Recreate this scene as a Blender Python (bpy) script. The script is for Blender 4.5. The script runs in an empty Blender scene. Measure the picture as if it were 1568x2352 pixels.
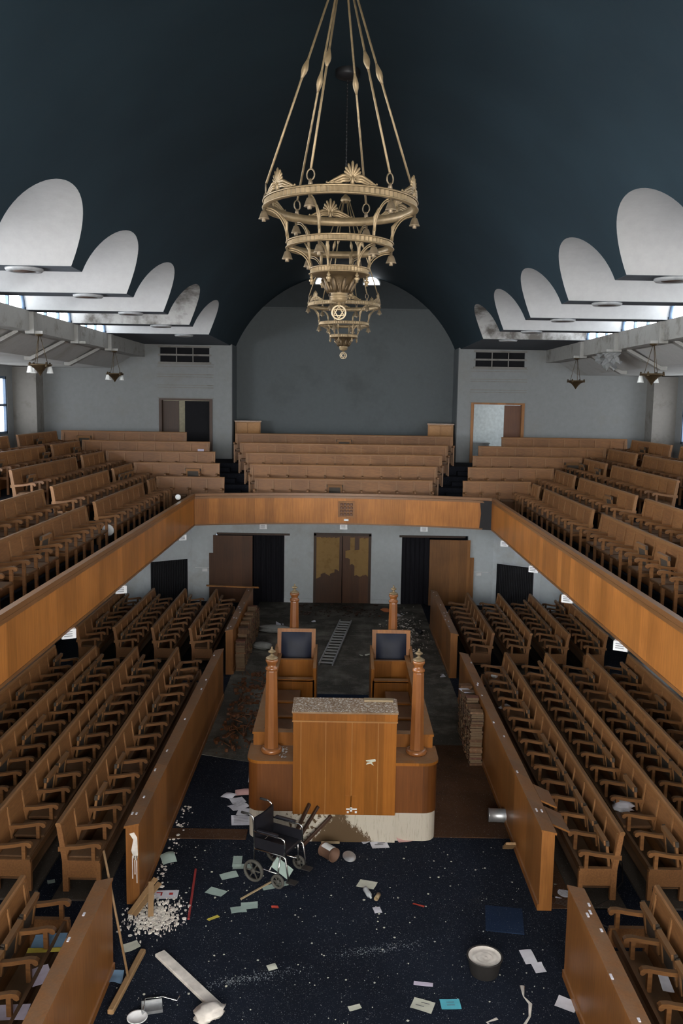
import bpy, bmesh, math, random
from mathutils import Vector, Matrix
R = random.Random(7)
PI = math.pi
SC = bpy.context.scene
COL = SC.collection

# ------------------------------------------------------------------ camera
EYE = Vector((-0.05, 0.0, 6.6))
FPX, PITCH, YAW, ROLL = 2000.0, math.radians(7.24), 0.0, math.radians(0.9)
f_ = Vector((math.sin(YAW)*math.cos(PITCH), math.cos(YAW)*math.cos(PITCH), -math.sin(PITCH)))
r_ = Vector((math.cos(YAW), -math.sin(YAW), 0)); u_ = r_.cross(f_)
r2_ = r_*math.cos(ROLL) + u_*math.sin(ROLL); u2_ = -r_*math.sin(ROLL) + u_*math.cos(ROLL)
cd = bpy.data.cameras.new('camera'); cam = bpy.data.objects.new('camera', cd); COL.objects.link(cam)
m = Matrix((r2_, u2_, -f_)).transposed().to_4x4(); m.translation = EYE; cam.matrix_world = m
cd.sensor_fit = 'HORIZONTAL'; cd.sensor_width = 36.0; cd.lens = 36.0*FPX/1568.0
cd.clip_start = 0.05; cd.clip_end = 200
SC.camera = cam

# ------------------------------------------------------------------ light
WIN_CLERE = 12.0      # lunette panes in the vault pockets
WIN_AISLE_L, WIN_AISLE_R, WIN_AISLE_FAR = 55.0, 14.0, 5.0     # aisle windows of the gallery
WIN_END_C, WIN_END_S = 34.0, 10.0      # tall windows behind the camera: nave, aisles
WIN_FAR = 6.0       # small arched windows high on the far wall
w = bpy.data.worlds.new('World'); SC.world = w; w.use_nodes = True
w.node_tree.nodes['Background'].inputs['Color'].default_value = (0.75, 0.85, 1, 1)
w.node_tree.nodes['Background'].inputs['Strength'].default_value = 0.6
SC.view_settings.view_transform = 'Standard'; SC.view_settings.look = 'None'
SC.view_settings.exposure = 0.0; SC.view_settings.gamma = 1.0
try: SC.view_settings.use_curve_mapping = False
except Exception: pass
SC.cycles.max_bounces = 7; SC.cycles.diffuse_bounces = 5; SC.cycles.glossy_bounces = 2
SC.cycles.transmission_bounces = 4; SC.cycles.transparent_max_bounces = 6
SC.cycles.caustics_reflective = False; SC.cycles.caustics_refractive = False
SC.cycles.sample_clamp_indirect = 4.0
SC.cycles.use_adaptive_sampling = True; SC.cycles.adaptive_threshold = 0.02
SC.cycles.use_denoising = True

# ------------------------------------------------------------------ materials
class NT:
    def __init__(s, name):
        s.m = bpy.data.materials.new(name); s.m.use_nodes = True
        s.t = s.m.node_tree; s.n = s.t.nodes; s.b = s.n['Principled BSDF']
    def new(s, kind, **k):
        n = s.n.new(kind)
        for a, v in k.items(): setattr(n, a, v)
        return n
    def link(s, a, b): s.t.links.new(a, b)
    def coord(s, scale=(1,1,1), kind='Object', loc=(0,0,0)):
        c = s.new('ShaderNodeTexCoord'); mp = s.new('ShaderNodeMapping')
        mp.inputs['Scale'].default_value = scale; mp.inputs['Location'].default_value = loc
        s.link(c.outputs[kind], mp.inputs['Vector']); return mp.outputs[0]
    def noise(s, vec, scale, detail=4, rough=0.55):
        n = s.new('ShaderNodeTexNoise'); n.inputs['Scale'].default_value = scale
        n.inputs['Detail'].default_value = detail; n.inputs['Roughness'].default_value = rough
        if vec is not None: s.link(vec, n.inputs['Vector'])
        return n.outputs['Fac']
    def ramp(s, fac, stops):
        n = s.new('ShaderNodeValToRGB'); e = n.color_ramp.elements
        while len(e) < len(stops): e.new(0.5)
        for q, (p, c) in zip(e, stops):
            q.position = p; q.color = (c[0], c[1], c[2], 1) if not isinstance(c, (int, float)) else (c, c, c, 1)
        s.link(fac, n.inputs[0]); return n.outputs[0]
    def mix(s, fac, a, b, mode='MIX'):
        n = s.new('ShaderNodeMix', data_type='RGBA', blend_type=mode)
        for sock, v in ((n.inputs[0], fac), (n.inputs[6], a), (n.inputs[7], b)):
            if isinstance(v, (int, float)): sock.default_value = v
            elif isinstance(v, tuple): sock.default_value = (v[0], v[1], v[2], 1)
            else: s.link(v, sock)
        return n.outputs[2]
    def math(s, op, a, b=0.0, c=0.0):
        n = s.new('ShaderNodeMath', operation=op)
        for sock, v in zip(n.inputs, (a, b, c)):
            if isinstance(v, (int, float)): sock.default_value = v
            else: s.link(v, sock)
        return n.outputs[0]
    def color(s, v):
        if isinstance(v, tuple): s.b.inputs['Base Color'].default_value = (v[0], v[1], v[2], 1)
        else: s.link(v, s.b.inputs['Base Color'])
    def p(s, rough=0.5, metal=0.0, spec=0.5):
        s.b.inputs['Roughness'].default_value = rough; s.b.inputs['Metallic'].default_value = metal
        s.b.inputs['Specular IOR Level'].default_value = spec
    def bump(s, fac, strength=0.2, dist=0.02):
        n = s.new('ShaderNodeBump'); n.inputs['Strength'].default_value = strength; n.inputs['Distance'].default_value = dist
        s.link(fac, n.inputs['Height']); s.link(n.outputs[0], s.b.inputs['Normal'])
def plain(name, c, rough=0.6, metal=0.0, spec=0.4, var=0.12, scale=9):
    t = NT(name); v = t.noise(t.coord(), scale, 3)
    t.color(t.ramp(v, [(0.3, tuple(x*(1-var) for x in c)), (0.7, tuple(min(1, x*(1+var)) for x in c))])); t.p(rough, metal, spec); return t.m
def wood(name, c1, c2, grain=(1,1,1), rough=0.42, dust=0.0, board=0.0, baxis=(1,1,0), spec=0.4, rnd=0.25, dustcol=(0.15,0.115,0.08), wet=None):
    t = NT(name)
    g = t.noise(t.coord(grain), 5.0, 6, 0.62)
    col = t.ramp(g, [(0.28, c1), (0.72, c2)])
    big = t.noise(t.coord((1,1,1)), 0.9, 3)
    col = t.mix(0.35, col, t.ramp(big, [(0.3, tuple(x*0.72 for x in c1)), (0.7, tuple(min(1,x*1.15) for x in c2))]))
    if board > 0:
        dp = t.new('ShaderNodeVectorMath', operation='DOT_PRODUCT'); dp.inputs[1].default_value = baxis
        t.link(t.coord(), dp.inputs[0])
        d = t.math('FLOOR', t.math('DIVIDE', dp.outputs['Value'], board))
        wn = t.new('ShaderNodeTexWhiteNoise', noise_dimensions='1D'); t.link(d, wn.inputs['W'])
        col = t.mix(1.0, col, t.ramp(wn.outputs[0], [(0, 0.72), (1, 1.12)]), 'MULTIPLY')
    if rnd:
        oi = t.new('ShaderNodeObjectInfo')
        col = t.mix(1.0, col, t.ramp(oi.outputs['Random'], [(0, 1-rnd), (1, 1+rnd*0.4)]), 'MULTIPLY')
    if dust:
        ge = t.new('ShaderNodeNewGeometry'); sx = t.new('ShaderNodeSeparateXYZ'); t.link(ge.outputs['Normal'], sx.inputs[0])
        up = t.ramp(sx.outputs[2], [(0.55, 0.0), (0.95, 1.0)])
        dn = t.ramp(t.noise(t.coord(), 6, 5), [(0.3, 0.35), (0.7, 1.0)])
        col = t.mix(t.math('MULTIPLY', t.math('MULTIPLY', up, dn), dust), col, dustcol)
    t.color(col); t.p(rough, 0, spec); t.bump(g, 0.06, 0.01); return t.m

M = {}
M['veneer'] = wood('parapet_veneer', (0.25,0.088,0.020), (0.50,0.195,0.046), (7,7,0.35), 0.36, 0.3, 0.32, spec=0.22, rnd=0)
M['rail'] = wood('rail_wood', (0.13,0.055,0.02), (0.22,0.10,0.035), (1,1,8), 0.3, 0.15, rnd=0)
M['pew'] = wood('pew_oak', (0.115,0.045,0.015), (0.275,0.122,0.041), (1.2,9,9), 0.5, 0.55)
M['stile'] = wood('lit_oak_edge', (0.165,0.075,0.027), (0.28,0.135,0.052), (1.2,9,9), 0.45, 0.4)  # paler oak; the light that stiles and rails catch is in its colour
M['arm'] = wood('arm_oak', (0.11,0.046,0.016), (0.26,0.118,0.041), (9,1.5,9), 0.42, 0.45)
M['seat'] = wood('seat_oak', (0.09,0.04,0.016), (0.16,0.077,0.03), (1.5,9,9), 0.5, 0.4)
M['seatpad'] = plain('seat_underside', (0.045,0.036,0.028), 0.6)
M['screen'] = wood('screen_oak', (0.17,0.064,0.016), (0.36,0.145,0.038), (7,7,0.4), 0.38, 0.5, 0.45, (1,1,0), rnd=0.1, dustcol=(0.22,0.18,0.14))
M['bimah'] = wood('bimah_veneer', (0.215,0.073,0.011), (0.335,0.122,0.019), (6,6,0.35), 0.36, 0.55, 0.28, (1,0.6,0), rnd=0.05, spec=0.25, dustcol=(0.26,0.2,0.14))
M['bimah_dark'] = wood('bimah_dark_veneer', (0.105,0.034,0.007), (0.18,0.06,0.013), (6,6,0.35), 0.4, 0.5, 0.3, (1,0.6,0), rnd=0.05)
M['post'] = wood('post_wood', (0.17,0.060,0.018), (0.28,0.105,0.03), (6,6,0.5), 0.25, 0.3, spec=0.55, rnd=0.05)
M['folding'] = wood('folding_screen_veneer', (0.20,0.078,0.018), (0.36,0.15,0.038), (6,6,0.3), 0.45, 0.0, 0.28, (1,0,0), rnd=0.1)
M['folding_dark'] = wood('folding_screen_dark_veneer', (0.075,0.027,0.010), (0.13,0.048,0.017), (6,6,0.3), 0.45, 0.0, 0.28, (1,0,0), rnd=0.1)
M['dark_wood'] = wood('dark_wood', (0.03,0.014,0.008), (0.06,0.028,0.014), (6,6,0.5), 0.5)
M['locker'] = wood('locker_wood', (0.30,0.13,0.035), (0.42,0.2,0.06), (2,2,3), 0.45, 0.2)
M['door'] = wood('door_wood', (0.09,0.03,0.012), (0.15,0.055,0.02), (6,6,0.4), 0.4, 0.0)
M['stick'] = wood('raw_stick', (0.30,0.22,0.13), (0.45,0.34,0.2), (5,5,5), 0.6)
M['broomwood'] = wood('broom_wood', (0.22,0.13,0.06), (0.33,0.2,0.095), (4,4,4), 0.55, 0.3)
M['smear'] = plain('blue_grey_dust', (0.20,0.23,0.25), 0.9)
M['sheet_dust'] = plain('plaster_dust', (0.55,0.5,0.44), 0.9)

def wall_mat(name, c, stain, amount, scale=0.7, lo=0.52, hi=0.72):
    t = NT(name); n = t.noise(t.coord(), scale, 8, 0.65); n2 = t.noise(t.coord(), 7, 5, 0.7)
    col = t.ramp(n2, [(0.3, tuple(x*0.9 for x in c)), (0.7, c)])
    msk = t.math('MULTIPLY', t.ramp(n, [(lo, 0.0), (hi, 1.0)]), amount)
    t.color(t.mix(msk, col, stain)); t.p(0.85, 0, 0.2); return t.m
M['wall'] = wall_mat('painted_plaster', (0.25,0.26,0.265), (0.22,0.21,0.19), 0.5)
M['wall_dirty'] = wall_mat('damp_plaster', (0.23,0.22,0.205), (0.10,0.085,0.065), 0.75, 1.6)
M['wall_low'] = wall_mat('lower_plaster', (0.58,0.63,0.66), (0.28,0.25,0.2), 0.45)
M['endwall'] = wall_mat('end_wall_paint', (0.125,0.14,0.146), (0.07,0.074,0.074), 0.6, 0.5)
M['endwall_head'] = wall_mat('end_wall_head_shade_paint', (0.062,0.072,0.078), (0.04,0.044,0.046), 0.6, 0.5)  # darker paint above the ledge, also imitating the light's falloff up the wall
M['lunette'] = wall_mat('white_lunette_plaster', (0.40,0.40,0.40), (0.32,0.31,0.295), 0.35, 0.9)
M['lunette_mould'] = wall_mat('mouldy_lunette_plaster', (0.39,0.385,0.375), (0.07,0.06,0.05), 0.9, 1.1, 0.46, 0.62)
M['concrete'] = wall_mat('stained_beam_paint', (0.31,0.305,0.29), (0.11,0.10,0.085), 0.8, 2.2)
M['aisle_ceiling'] = wall_mat('aisle_ceiling_paint', (0.46,0.46,0.45), (0.3,0.27,0.22), 0.5, 1.0)
def vault_mat():
    t = NT('dark_blue_vault_paint'); n = t.noise(t.coord(), 0.5, 6); n2 = t.noise(t.coord(), 5, 5)
    c = t.ramp(n, [(0.3, (0.0095,0.0205,0.029)), (0.75, (0.015,0.031,0.042))])
    t.color(t.mix(t.ramp(n2, [(0.55, 0.0), (0.8, 0.35)]), c, (0.02,0.03,0.035))); t.p(0.75, 0, 0.25); return t.m
M['vault'] = vault_mat()
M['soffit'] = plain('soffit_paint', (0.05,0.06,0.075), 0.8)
def carpet_mat(name, base, speck=1.0, dirt=(0.05,0.045,0.04), dirt_at=0.62):
    t = NT(name); co = t.coord()
    c = t.ramp(t.noise(co, 0.6, 5), [(0.35, base), (0.7, tuple(x*1.7 for x in base))])
    c = t.mix(t.ramp(t.noise(co, 1.3, 7, 0.7), [(dirt_at, 0.0), (dirt_at+0.2, 0.55)]), c, dirt)
    for sc, th, rare, cc in ((19, 0.10, 0.80, (0.46,0.48,0.47)), (42, 0.2, 0.66, (0.24,0.26,0.28)), (90, 0.25, 0.60, (0.17,0.18,0.2)), (8, 0.05, 0.80, (0.5,0.52,0.5))):
        v = t.new('ShaderNodeTexVoronoi', feature='F1'); v.inputs['Scale'].default_value = sc
        nz = t.new('ShaderNodeTexNoise'); nz.inputs['Scale'].default_value = sc*2.2; t.link(co, nz.inputs['Vector'])
        ad = t.new('ShaderNodeVectorMath', operation='MULTIPLY_ADD'); ad.inputs[1].default_value = (0.7/sc,)*3
        t.link(nz.outputs['Color'], ad.inputs[0]); t.link(co, ad.inputs[2]); t.link(ad.outputs[0], v.inputs['Vector'])
        s_ = t.new('ShaderNodeSeparateColor'); t.link(v.outputs['Color'], s_.inputs[0])
        clump = t.noise(co, 0.8, 3)
        lim = t.math('MULTIPLY_ADD', clump, -0.55, rare + 0.31)
        on = t.math('MULTIPLY', t.math('GREATER_THAN', s_.outputs[0], lim), t.math('LESS_THAN', v.outputs['Distance'], th))
        c = t.mix(t.math('MULTIPLY', on, 0.8*speck), c, cc)
    t.color(c); t.p(0.95, 0, 0.1); t.bump(t.noise(co, 160, 2), 0.3, 0.01); return t.m
M['carpet'] = carpet_mat('navy_carpet', (0.0068,0.0092,0.0158), 0.7)
M['carpet_up'] = carpet_mat('navy_stair_carpet', (0.008,0.009,0.013), 0.3)
M['screed'] = carpet_mat('bare_dirty_floor', (0.05,0.047,0.040), 0.8, (0.24,0.225,0.19), 0.46)
M['boards'] = carpet_mat('bare_brown_floor', (0.052,0.026,0.014), 0.5, (0.03,0.017,0.011), 0.5)
M['slab'] = carpet_mat('pew_slab', (0.042,0.034,0.027), 0.5)
M['carpet_blue'] = carpet_mat('clean_blue_carpet', (0.008,0.016,0.036), 0.3)
def stain_mat():
    t = NT('cream_plinth'); co = t.coord((9,9,0.8)); streak = t.noise(co, 5, 5, 0.7)
    c = t.ramp(streak, [(0.28, (0.27,0.23,0.17)), (0.46, (0.45,0.41,0.335))])
    ob = t.coord(); sx = t.new('ShaderNodeSeparateXYZ'); t.link(ob, sx.inputs[0])
    d = t.math('ABSOLUTE', t.math('ADD', sx.outputs[0], 0.03))
    edge = t.math('MULTIPLY_ADD', t.noise(t.coord((1,1,0.5)), 8, 8, 0.8), 0.75, t.math('MULTIPLY', sx.outputs[2], -0.55))
    msk = t.math('LESS_THAN', d, t.math('MULTIPLY_ADD', edge, 1.5, -0.12))
    spat = t.math('LESS_THAN', t.math('ABSOLUTE', t.math('ADD', sx.outputs[0], 0.45)), t.math('MULTIPLY', t.ramp(t.noise(t.coord(), 16, 4), [(0.55, 0.0), (0.6, 1.0)]), 0.4))
    t.color(t.mix(t.math('MAXIMUM', msk, spat), c, (0.075,0.042,0.014))); t.p(0.6); return t.m
def flaky():
    t = NT('flake_covered_wood'); co = t.coord(); n_ = t.noise(co, 38, 6, 0.75)
    c = t.ramp(t.noise(co, 6, 4), [(0.3, (0.17,0.10,0.055)), (0.7, (0.26,0.17,0.10))])
    ge = t.new('ShaderNodeNewGeometry'); sx = t.new('ShaderNodeSeparateXYZ'); t.link(ge.outputs['Normal'], sx.inputs[0])
    t.color(t.mix(t.math('MULTIPLY', t.ramp(n_, [(0.50, 0.0), (0.60, 1.0)]), t.math('GREATER_THAN', sx.outputs[2], 0.7)), c, (0.55,0.50,0.44))); t.p(0.8); return t.m
M['lectern_top'] = flaky()
M['plinth'] = stain_mat()
M['brass'] = plain('aged_brass', (0.20,0.145,0.08), 0.48, 0.45, 0.4, 0.2, 25)
M['brass_light'] = plain('bright_brass', (0.40,0.32,0.21), 0.45, 0.3, 0.4, 0.1, 25)  # paler brass; the star's brighter lighting is put into its colour
M['brass_dark'] = plain('dark_bronze', (0.075,0.05,0.025), 0.5, 0.6, 0.5, 0.3, 25)
M['brass_mid'] = plain('dull_brass', (0.16,0.12,0.075), 0.5, 0.5, 0.5, 0.25, 25)
M['iron'] = plain('black_iron', (0.018,0.018,0.02), 0.5, 0.3)
M['chrome'] = plain('chrome', (0.62,0.62,0.62), 0.22, 1.0, 0.5, 0.1)
M['steel'] = plain('galvanised_steel', (0.42,0.43,0.44), 0.4, 0.8, 0.5, 0.2)
M['alu'] = plain('aluminium', (0.55,0.58,0.58), 0.4, 0.6)
M['vinyl'] = plain('black_vinyl', (0.012,0.012,0.016), 0.38)
M['leather'] = plain('navy_leather', (0.010,0.014,0.03), 0.5, 0, 0.3, 0.2, 4)
M['tyre'] = plain('dusty_rubber', (0.075,0.072,0.062), 0.8)
M['rubber'] = plain('black_rubber', (0.022,0.02,0.019), 0.7)
M['black'] = plain('dark_void', (0.004,0.004,0.006), 0.9)
M['curtain'] = plain('black_curtain', (0.007,0.007,0.012), 0.9)
M['glass'] = plain('white_glass_shade', (0.75,0.77,0.76), 0.3)
M['boxwhite'] = plain('white_plastic', (0.74,0.75,0.76), 0.4)
M['boxgrey'] = plain('grey_plastic', (0.30,0.31,0.32), 0.5)
M['plaster'] = plain('wet_plaster', (0.62,0.58,0.53), 0.75, 0, 0.3, 0.25, 6)
M['rust'] = plain('rusty_tin', (0.13,0.07,0.045), 0.7, 0.2)
M['label'] = plain('faded_tin_label', (0.55,0.57,0.56), 0.6)
M['green'] = plain('green_print', (0.12,0.3,0.1), 0.6)
M['red'] = plain('red_paint', (0.26,0.03,0.03), 0.55)
M['grate'] = plain('dark_grille', (0.022,0.023,0.026), 0.5, 0.4)
M['cloth_grey'] = plain('grey_cloth', (0.24,0.24,0.23), 0.9)
M['cable'] = plain('black_cable', (0.01,0.01,0.011), 0.5)
M['bag'] = plain('milky_plastic', (0.42,0.45,0.46), 0.35)
M['cabinet_grey'] = plain('grey_metal_cabinet', (0.30,0.33,0.34), 0.5)
M['room'] = plain('room_paint', (0.55,0.58,0.58), 0.9)
M['cream'] = plain('cream_paint', (0.6,0.55,0.42), 0.8)
M['scorch'] = plain('scorched_wood', (0.008,0.007,0.008), 0.7)
M['peel'] = wall_mat('peeling_ply', (0.38,0.24,0.10), (0.2,0.11,0.04), 0.8, 3)
M['frame_blue'] = plain('blue_frame_paint', (0.10,0.15,0.23), 0.5)
def paper(c, name): return plain(name, c, 0.85, 0, 0.2, 0.07, 12)
M['p_white'] = paper((0.62,0.62,0.68), 'white_paper'); M['p_green'] = paper((0.33,0.42,0.38), 'pale_green_paper')
M['p_cream'] = paper((0.52,0.53,0.45), 'cream_paper'); M['p_cyan'] = paper((0.10,0.42,0.52), 'cyan_paper')
M['p_pink'] = paper((0.62,0.38,0.36), 'pink_paper'); M['p_yellow'] = paper((0.55,0.46,0.08), 'yellow_paper')
M['p_blue'] = paper((0.16,0.27,0.40), 'blue_paper'); M['p_red'] = paper((0.42,0.06,0.04), 'red_wrapper')
M['p_lilac'] = paper((0.55,0.5,0.62), 'lilac_paper'); M['p_orange'] = paper((0.45,0.16,0.07), 'orange_paper')
M['ink'] = plain('print_ink', (0.12,0.12,0.13), 0.9); M['ink_red'] = plain('red_print', (0.4,0.03,0.03), 0.9)
for i, c in enumerate(((0.10,0.05,0.025),(0.15,0.075,0.035),(0.07,0.04,0.025),(0.17,0.10,0.055),(0.11,0.045,0.03))):
    M['book%d' % i] = plain('book_cover_%s' % 'abcde'[i], c, 0.7, 0, 0.3, 0.3, 20)
M['page'] = plain('book_pages', (0.13,0.09,0.052), 0.9)
def emit(name, c, s):
    t = NT(name); e = t.new('ShaderNodeEmission'); e.inputs['Color'].default_value = (*c, 1); e.inputs['Strength'].default_value = s
    t.link(e.outputs[0], t.n['Material Output'].inputs[0]); return t.m
M['win_clere'] = emit('daylit_lunette_glass', (0.86,0.93,1.0), WIN_CLERE)
M['win_aisle_left'] = emit('daylit_left_aisle_glass', (0.94,0.97,1.0), WIN_AISLE_L)
M['win_aisle_shaded'] = emit('daylit_dimmed_aisle_glass', (0.94,0.97,1.0), WIN_AISLE_FAR)  # far panes set dimmer than the near ones to darken the flank walls
M['win_aisle_right'] = emit('daylit_right_aisle_glass', (0.94,0.97,1.0), WIN_AISLE_R)
M['win_end_nave'] = emit('daylit_nave_glass', (1.0,0.97,0.92), WIN_END_C)
M['win_end_aisle'] = emit('daylit_end_aisle_glass', (1.0,0.97,0.92), WIN_END_S)
M['win_far'] = emit('daylit_small_glass', (0.9,0.95,1.0), WIN_FAR)

# ------------------------------------------------------------------ mesh builder
class MB:
    def __init__(s): s.v = []; s.f = []; s.mi = []; s.sm = []; s.k = 0; s.M = None
    def add(s, vs, fs, smooth=False):
        o = len(s.v)
        if s.M is not None: vs = [s.M @ Vector(p) for p in vs]
        s.v += [tuple(p) for p in vs]
        for f in fs: s.f.append([i+o for i in f]); s.mi.append(s.k); s.sm.append(smooth)
        return s
    def box(s, x0, x1, y0, y1, z0, z1):
        v = [(x0,y0,z0),(x1,y0,z0),(x1,y1,z0),(x0,y1,z0),(x0,y0,z1),(x1,y0,z1),(x1,y1,z1),(x0,y1,z1)]
        return s.add(v, [(3,2,1,0),(4,5,6,7),(0,1,5,4),(1,2,6,5),(2,3,7,6),(3,0,4,7)])
    def cbox(s, x0, x1, y0, y1, z0, z1, c=0.01):      # box with chamfered top and vertical edges
        p = lambda a: [(x0+a+c,y0+a),(x1-a-c,y0+a),(x1-a,y0+a+c),(x1-a,y1-a-c),(x1-a-c,y1-a),(x0+a+c,y1-a),(x0+a,y1-a-c),(x0+a,y0+a+c)]
        rings = [(z0,0),(z1-c,0),(z1,c)]
        v = [(q[0],q[1],z) for z, a in rings for q in p(a)]; n = 8
        fs = [tuple(range(n-1,-1,-1)), tuple(range(2*n,3*n))]
        for r in range(2):
            for i in range(n): j = (i+1) % n; fs.append((r*n+i, r*n+j, (r+1)*n+j, (r+1)*n+i))
        return s.add(v, fs)
    def prism(s, poly, axis, a, b):                   # poly: 2-D points in the plane across axis
        f = {'x': lambda p, t: (t,p[0],p[1]), 'y': lambda p, t: (p[0],t,p[1]), 'z': lambda p, t: (p[0],p[1],t)}[axis]
        n = len(poly); v = [f(p,a) for p in poly] + [f(p,b) for p in poly]
        fs = [tuple(range(n)), tuple(range(2*n-1,n-1,-1))] + [((i+1)%n, i, n+i, n+(i+1)%n) for i in range(n)]
        return s.add(v, fs)
    def tube(s, pts, r, n=8, closed=False, caps=True):
        pts = [Vector(p) for p in pts]; N = len(pts); rr = r if isinstance(r, (list, tuple)) else [r]*N
        vs = []; up = None
        for i, p in enumerate(pts):
            a = pts[i-1] if (i or closed) else p; b = pts[(i+1) % N] if (i < N-1 or closed) else p
            d = (b-a).normalized() if (b-a).length > 1e-9 else Vector((0,0,1))
            if up is None: up = Vector((0,0,1)) if abs(d.z) < 0.9 else Vector((1,0,0))
            x = d.cross(up); x = x.normalized() if x.length > 1e-6 else d.orthogonal().normalized()
            y = x.cross(d).normalized(); up = y
            for k in range(n):
                t = 2*PI*k/n; vs.append(p + (x*math.cos(t) + y*math.sin(t))*rr[i])
        fs = []
        for i in range(N if closed else N-1):
            j = (i+1) % N
            for k in range(n): l = (k+1) % n; fs.append((i*n+k, j*n+k, j*n+l, i*n+l))
        s.add(vs, fs, True)
        if caps and not closed: s.add(vs[:n], [tuple(range(n))]); s.add(vs[-n:], [tuple(range(n-1,-1,-1))])
        return s
    def lathe(s, prof, n=24, c=(0,0,0), axis='z', flute=None):   # prof: (r, h) pairs
        vs = []
        for r, h in prof:
            for k in range(n):
                t = 2*PI*k/n; q = r + (flute*(k % 2) if flute and r > 0 else 0)
                x, y = q*math.cos(t), q*math.sin(t)
                p = {'z': (x,y,h), 'x': (h,x,y), 'y': (x,h,y)}[axis]
                vs.append((p[0]+c[0], p[1]+c[1], p[2]+c[2]))
        fs = []
        for i in range(len(prof)-1):
            for k in range(n): l = (k+1) % n; fs.append((i*n+k, i*n+l, (i+1)*n+l, (i+1)*n+k))
        s.add(vs, fs, not flute)
        return s
    def grid(s, rows, smooth=False, closed=False):
        n = len(rows[0]); vs = [p for r in rows for p in r]; fs = []
        for i in range(len(rows)-1):
            for k in range(n-1): fs.append((i*n+k, i*n+k+1, (i+1)*n+k+1, (i+1)*n+k))
        return s.add(vs, fs, smooth)
    def mesh(s, name, mats):
        me = bpy.data.meshes.new(name); me.from_pydata(s.v, [], s.f)
        for mm in (mats if isinstance(mats, (list, tuple)) else [mats]): me.materials.append(M[mm] if isinstance(mm, str) else mm)
        me.polygons.foreach_set('material_index', s.mi); me.polygons.foreach_set('use_smooth', s.sm)
        bm = bmesh.new(); bm.from_mesh(me); bmesh.ops.remove_doubles(bm, verts=bm.verts, dist=1e-5)
        bmesh.ops.recalc_face_normals(bm, faces=bm.faces); bm.to_mesh(me); bm.free(); me.update(); return me
    def build(s, name, mats, parent=None, **k): return link(name, s.mesh(name, mats), parent, **k)
def link(name, me, parent=None, loc=None, rz=0.0, scale=None):
    o = bpy.data.objects.new(name, me); COL.objects.link(o)
    if parent is not None: o.parent = parent
    if loc is not None: o.location = loc
    if rz: o.rotation_euler = (0,0,rz)
    if scale is not None: o.scale = scale
    return o
def tag(o, label, cat, group=None, kind=None):
    o['label'] = label; o['category'] = cat
    if group: o['group'] = group
    if kind: o['kind'] = kind
    return o
def thing(name, label, cat, loc=(0,0,0), rz=0.0, group=None):
    o = bpy.data.objects.new(name, None); COL.objects.link(o); o.location = loc; o.rotation_euler = (0,0,rz)
    o.empty_display_size = 0.1
    return tag(o, label, cat, group)
def struct(name, mb, mat, label=None, parent=None):
    o = mb.build(name, mat, parent)
    if parent is None:
        o['kind'] = 'structure'; o['label'] = label or name.replace('_', ' ') + ' of the hall'; o['category'] = name.split('_')[0]
    return o
def axis_m(p, q, roll=0.0):       # frame whose local x runs from p to q
    p, q = Vector(p), Vector(q); x = (q-p).normalized(); up = Vector((0,0,1))
    y = up.cross(x); y = y.normalized() if y.length > 1e-6 else Vector((0,1,0)); z = x.cross(y)
    m_ = Matrix((x,y,z)).transposed().to_4x4() @ Matrix.Rotation(roll, 4, 'X'); m_.translation = p; return m_, (q-p).length

# ------------------------------------------------------------------ the hall
XV, ZS = 3.95, 8.465            # vault springing
YF, YE = 30.6, 32.0             # flank wall, recess end wall
XO = 6.95                       # clerestory plane
PITCHB, Y0B, HB, WB = 3.22, 12.83, 0.82, 1.345
bays = [Y0B + PITCHB*k - WB for k in range(-4, 5)]     # bay centres
def vx(z):                      # half width of the vault at height z
    u = max(0.0, min(1.0, (z-7.0)/4.14)); return 4.28*(1-u**1.95)**(1/1.95)
def zopen(y):
    for c in bays:
        t = (y-c)/WB
        if abs(t) < 1: return ZS + HB*math.sqrt(1-t*t)
    return ZS
YN = -3.0
def vault():
    ys = {YN, YE}
    for c in bays:
        for k in range(33): ys.add(round(c - WB*math.cos(PI*k/32), 5))
    mb = MB(); rows = []
    for y in sorted(ys):
        if y < YN: continue
        z0 = zopen(y); u0 = (z0-7.0)/4.14; a0 = math.asin(min(1, u0**0.975))
        row = []
        for k in range(49):
            a = a0 + (PI-2*a0)*k/48
            x = 4.28*math.copysign(abs(math.cos(a))**(2/1.95), math.cos(a)); z = 7.0 + 4.14*abs(math.sin(a))**(2/1.95)
            row.append((x, y, z))
        rows.append(row)
    mb.grid(rows, True)
    return mb
struct('ceiling', vault(), 'vault', 'dark blue painted barrel vault over the hall')
n = 0
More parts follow.
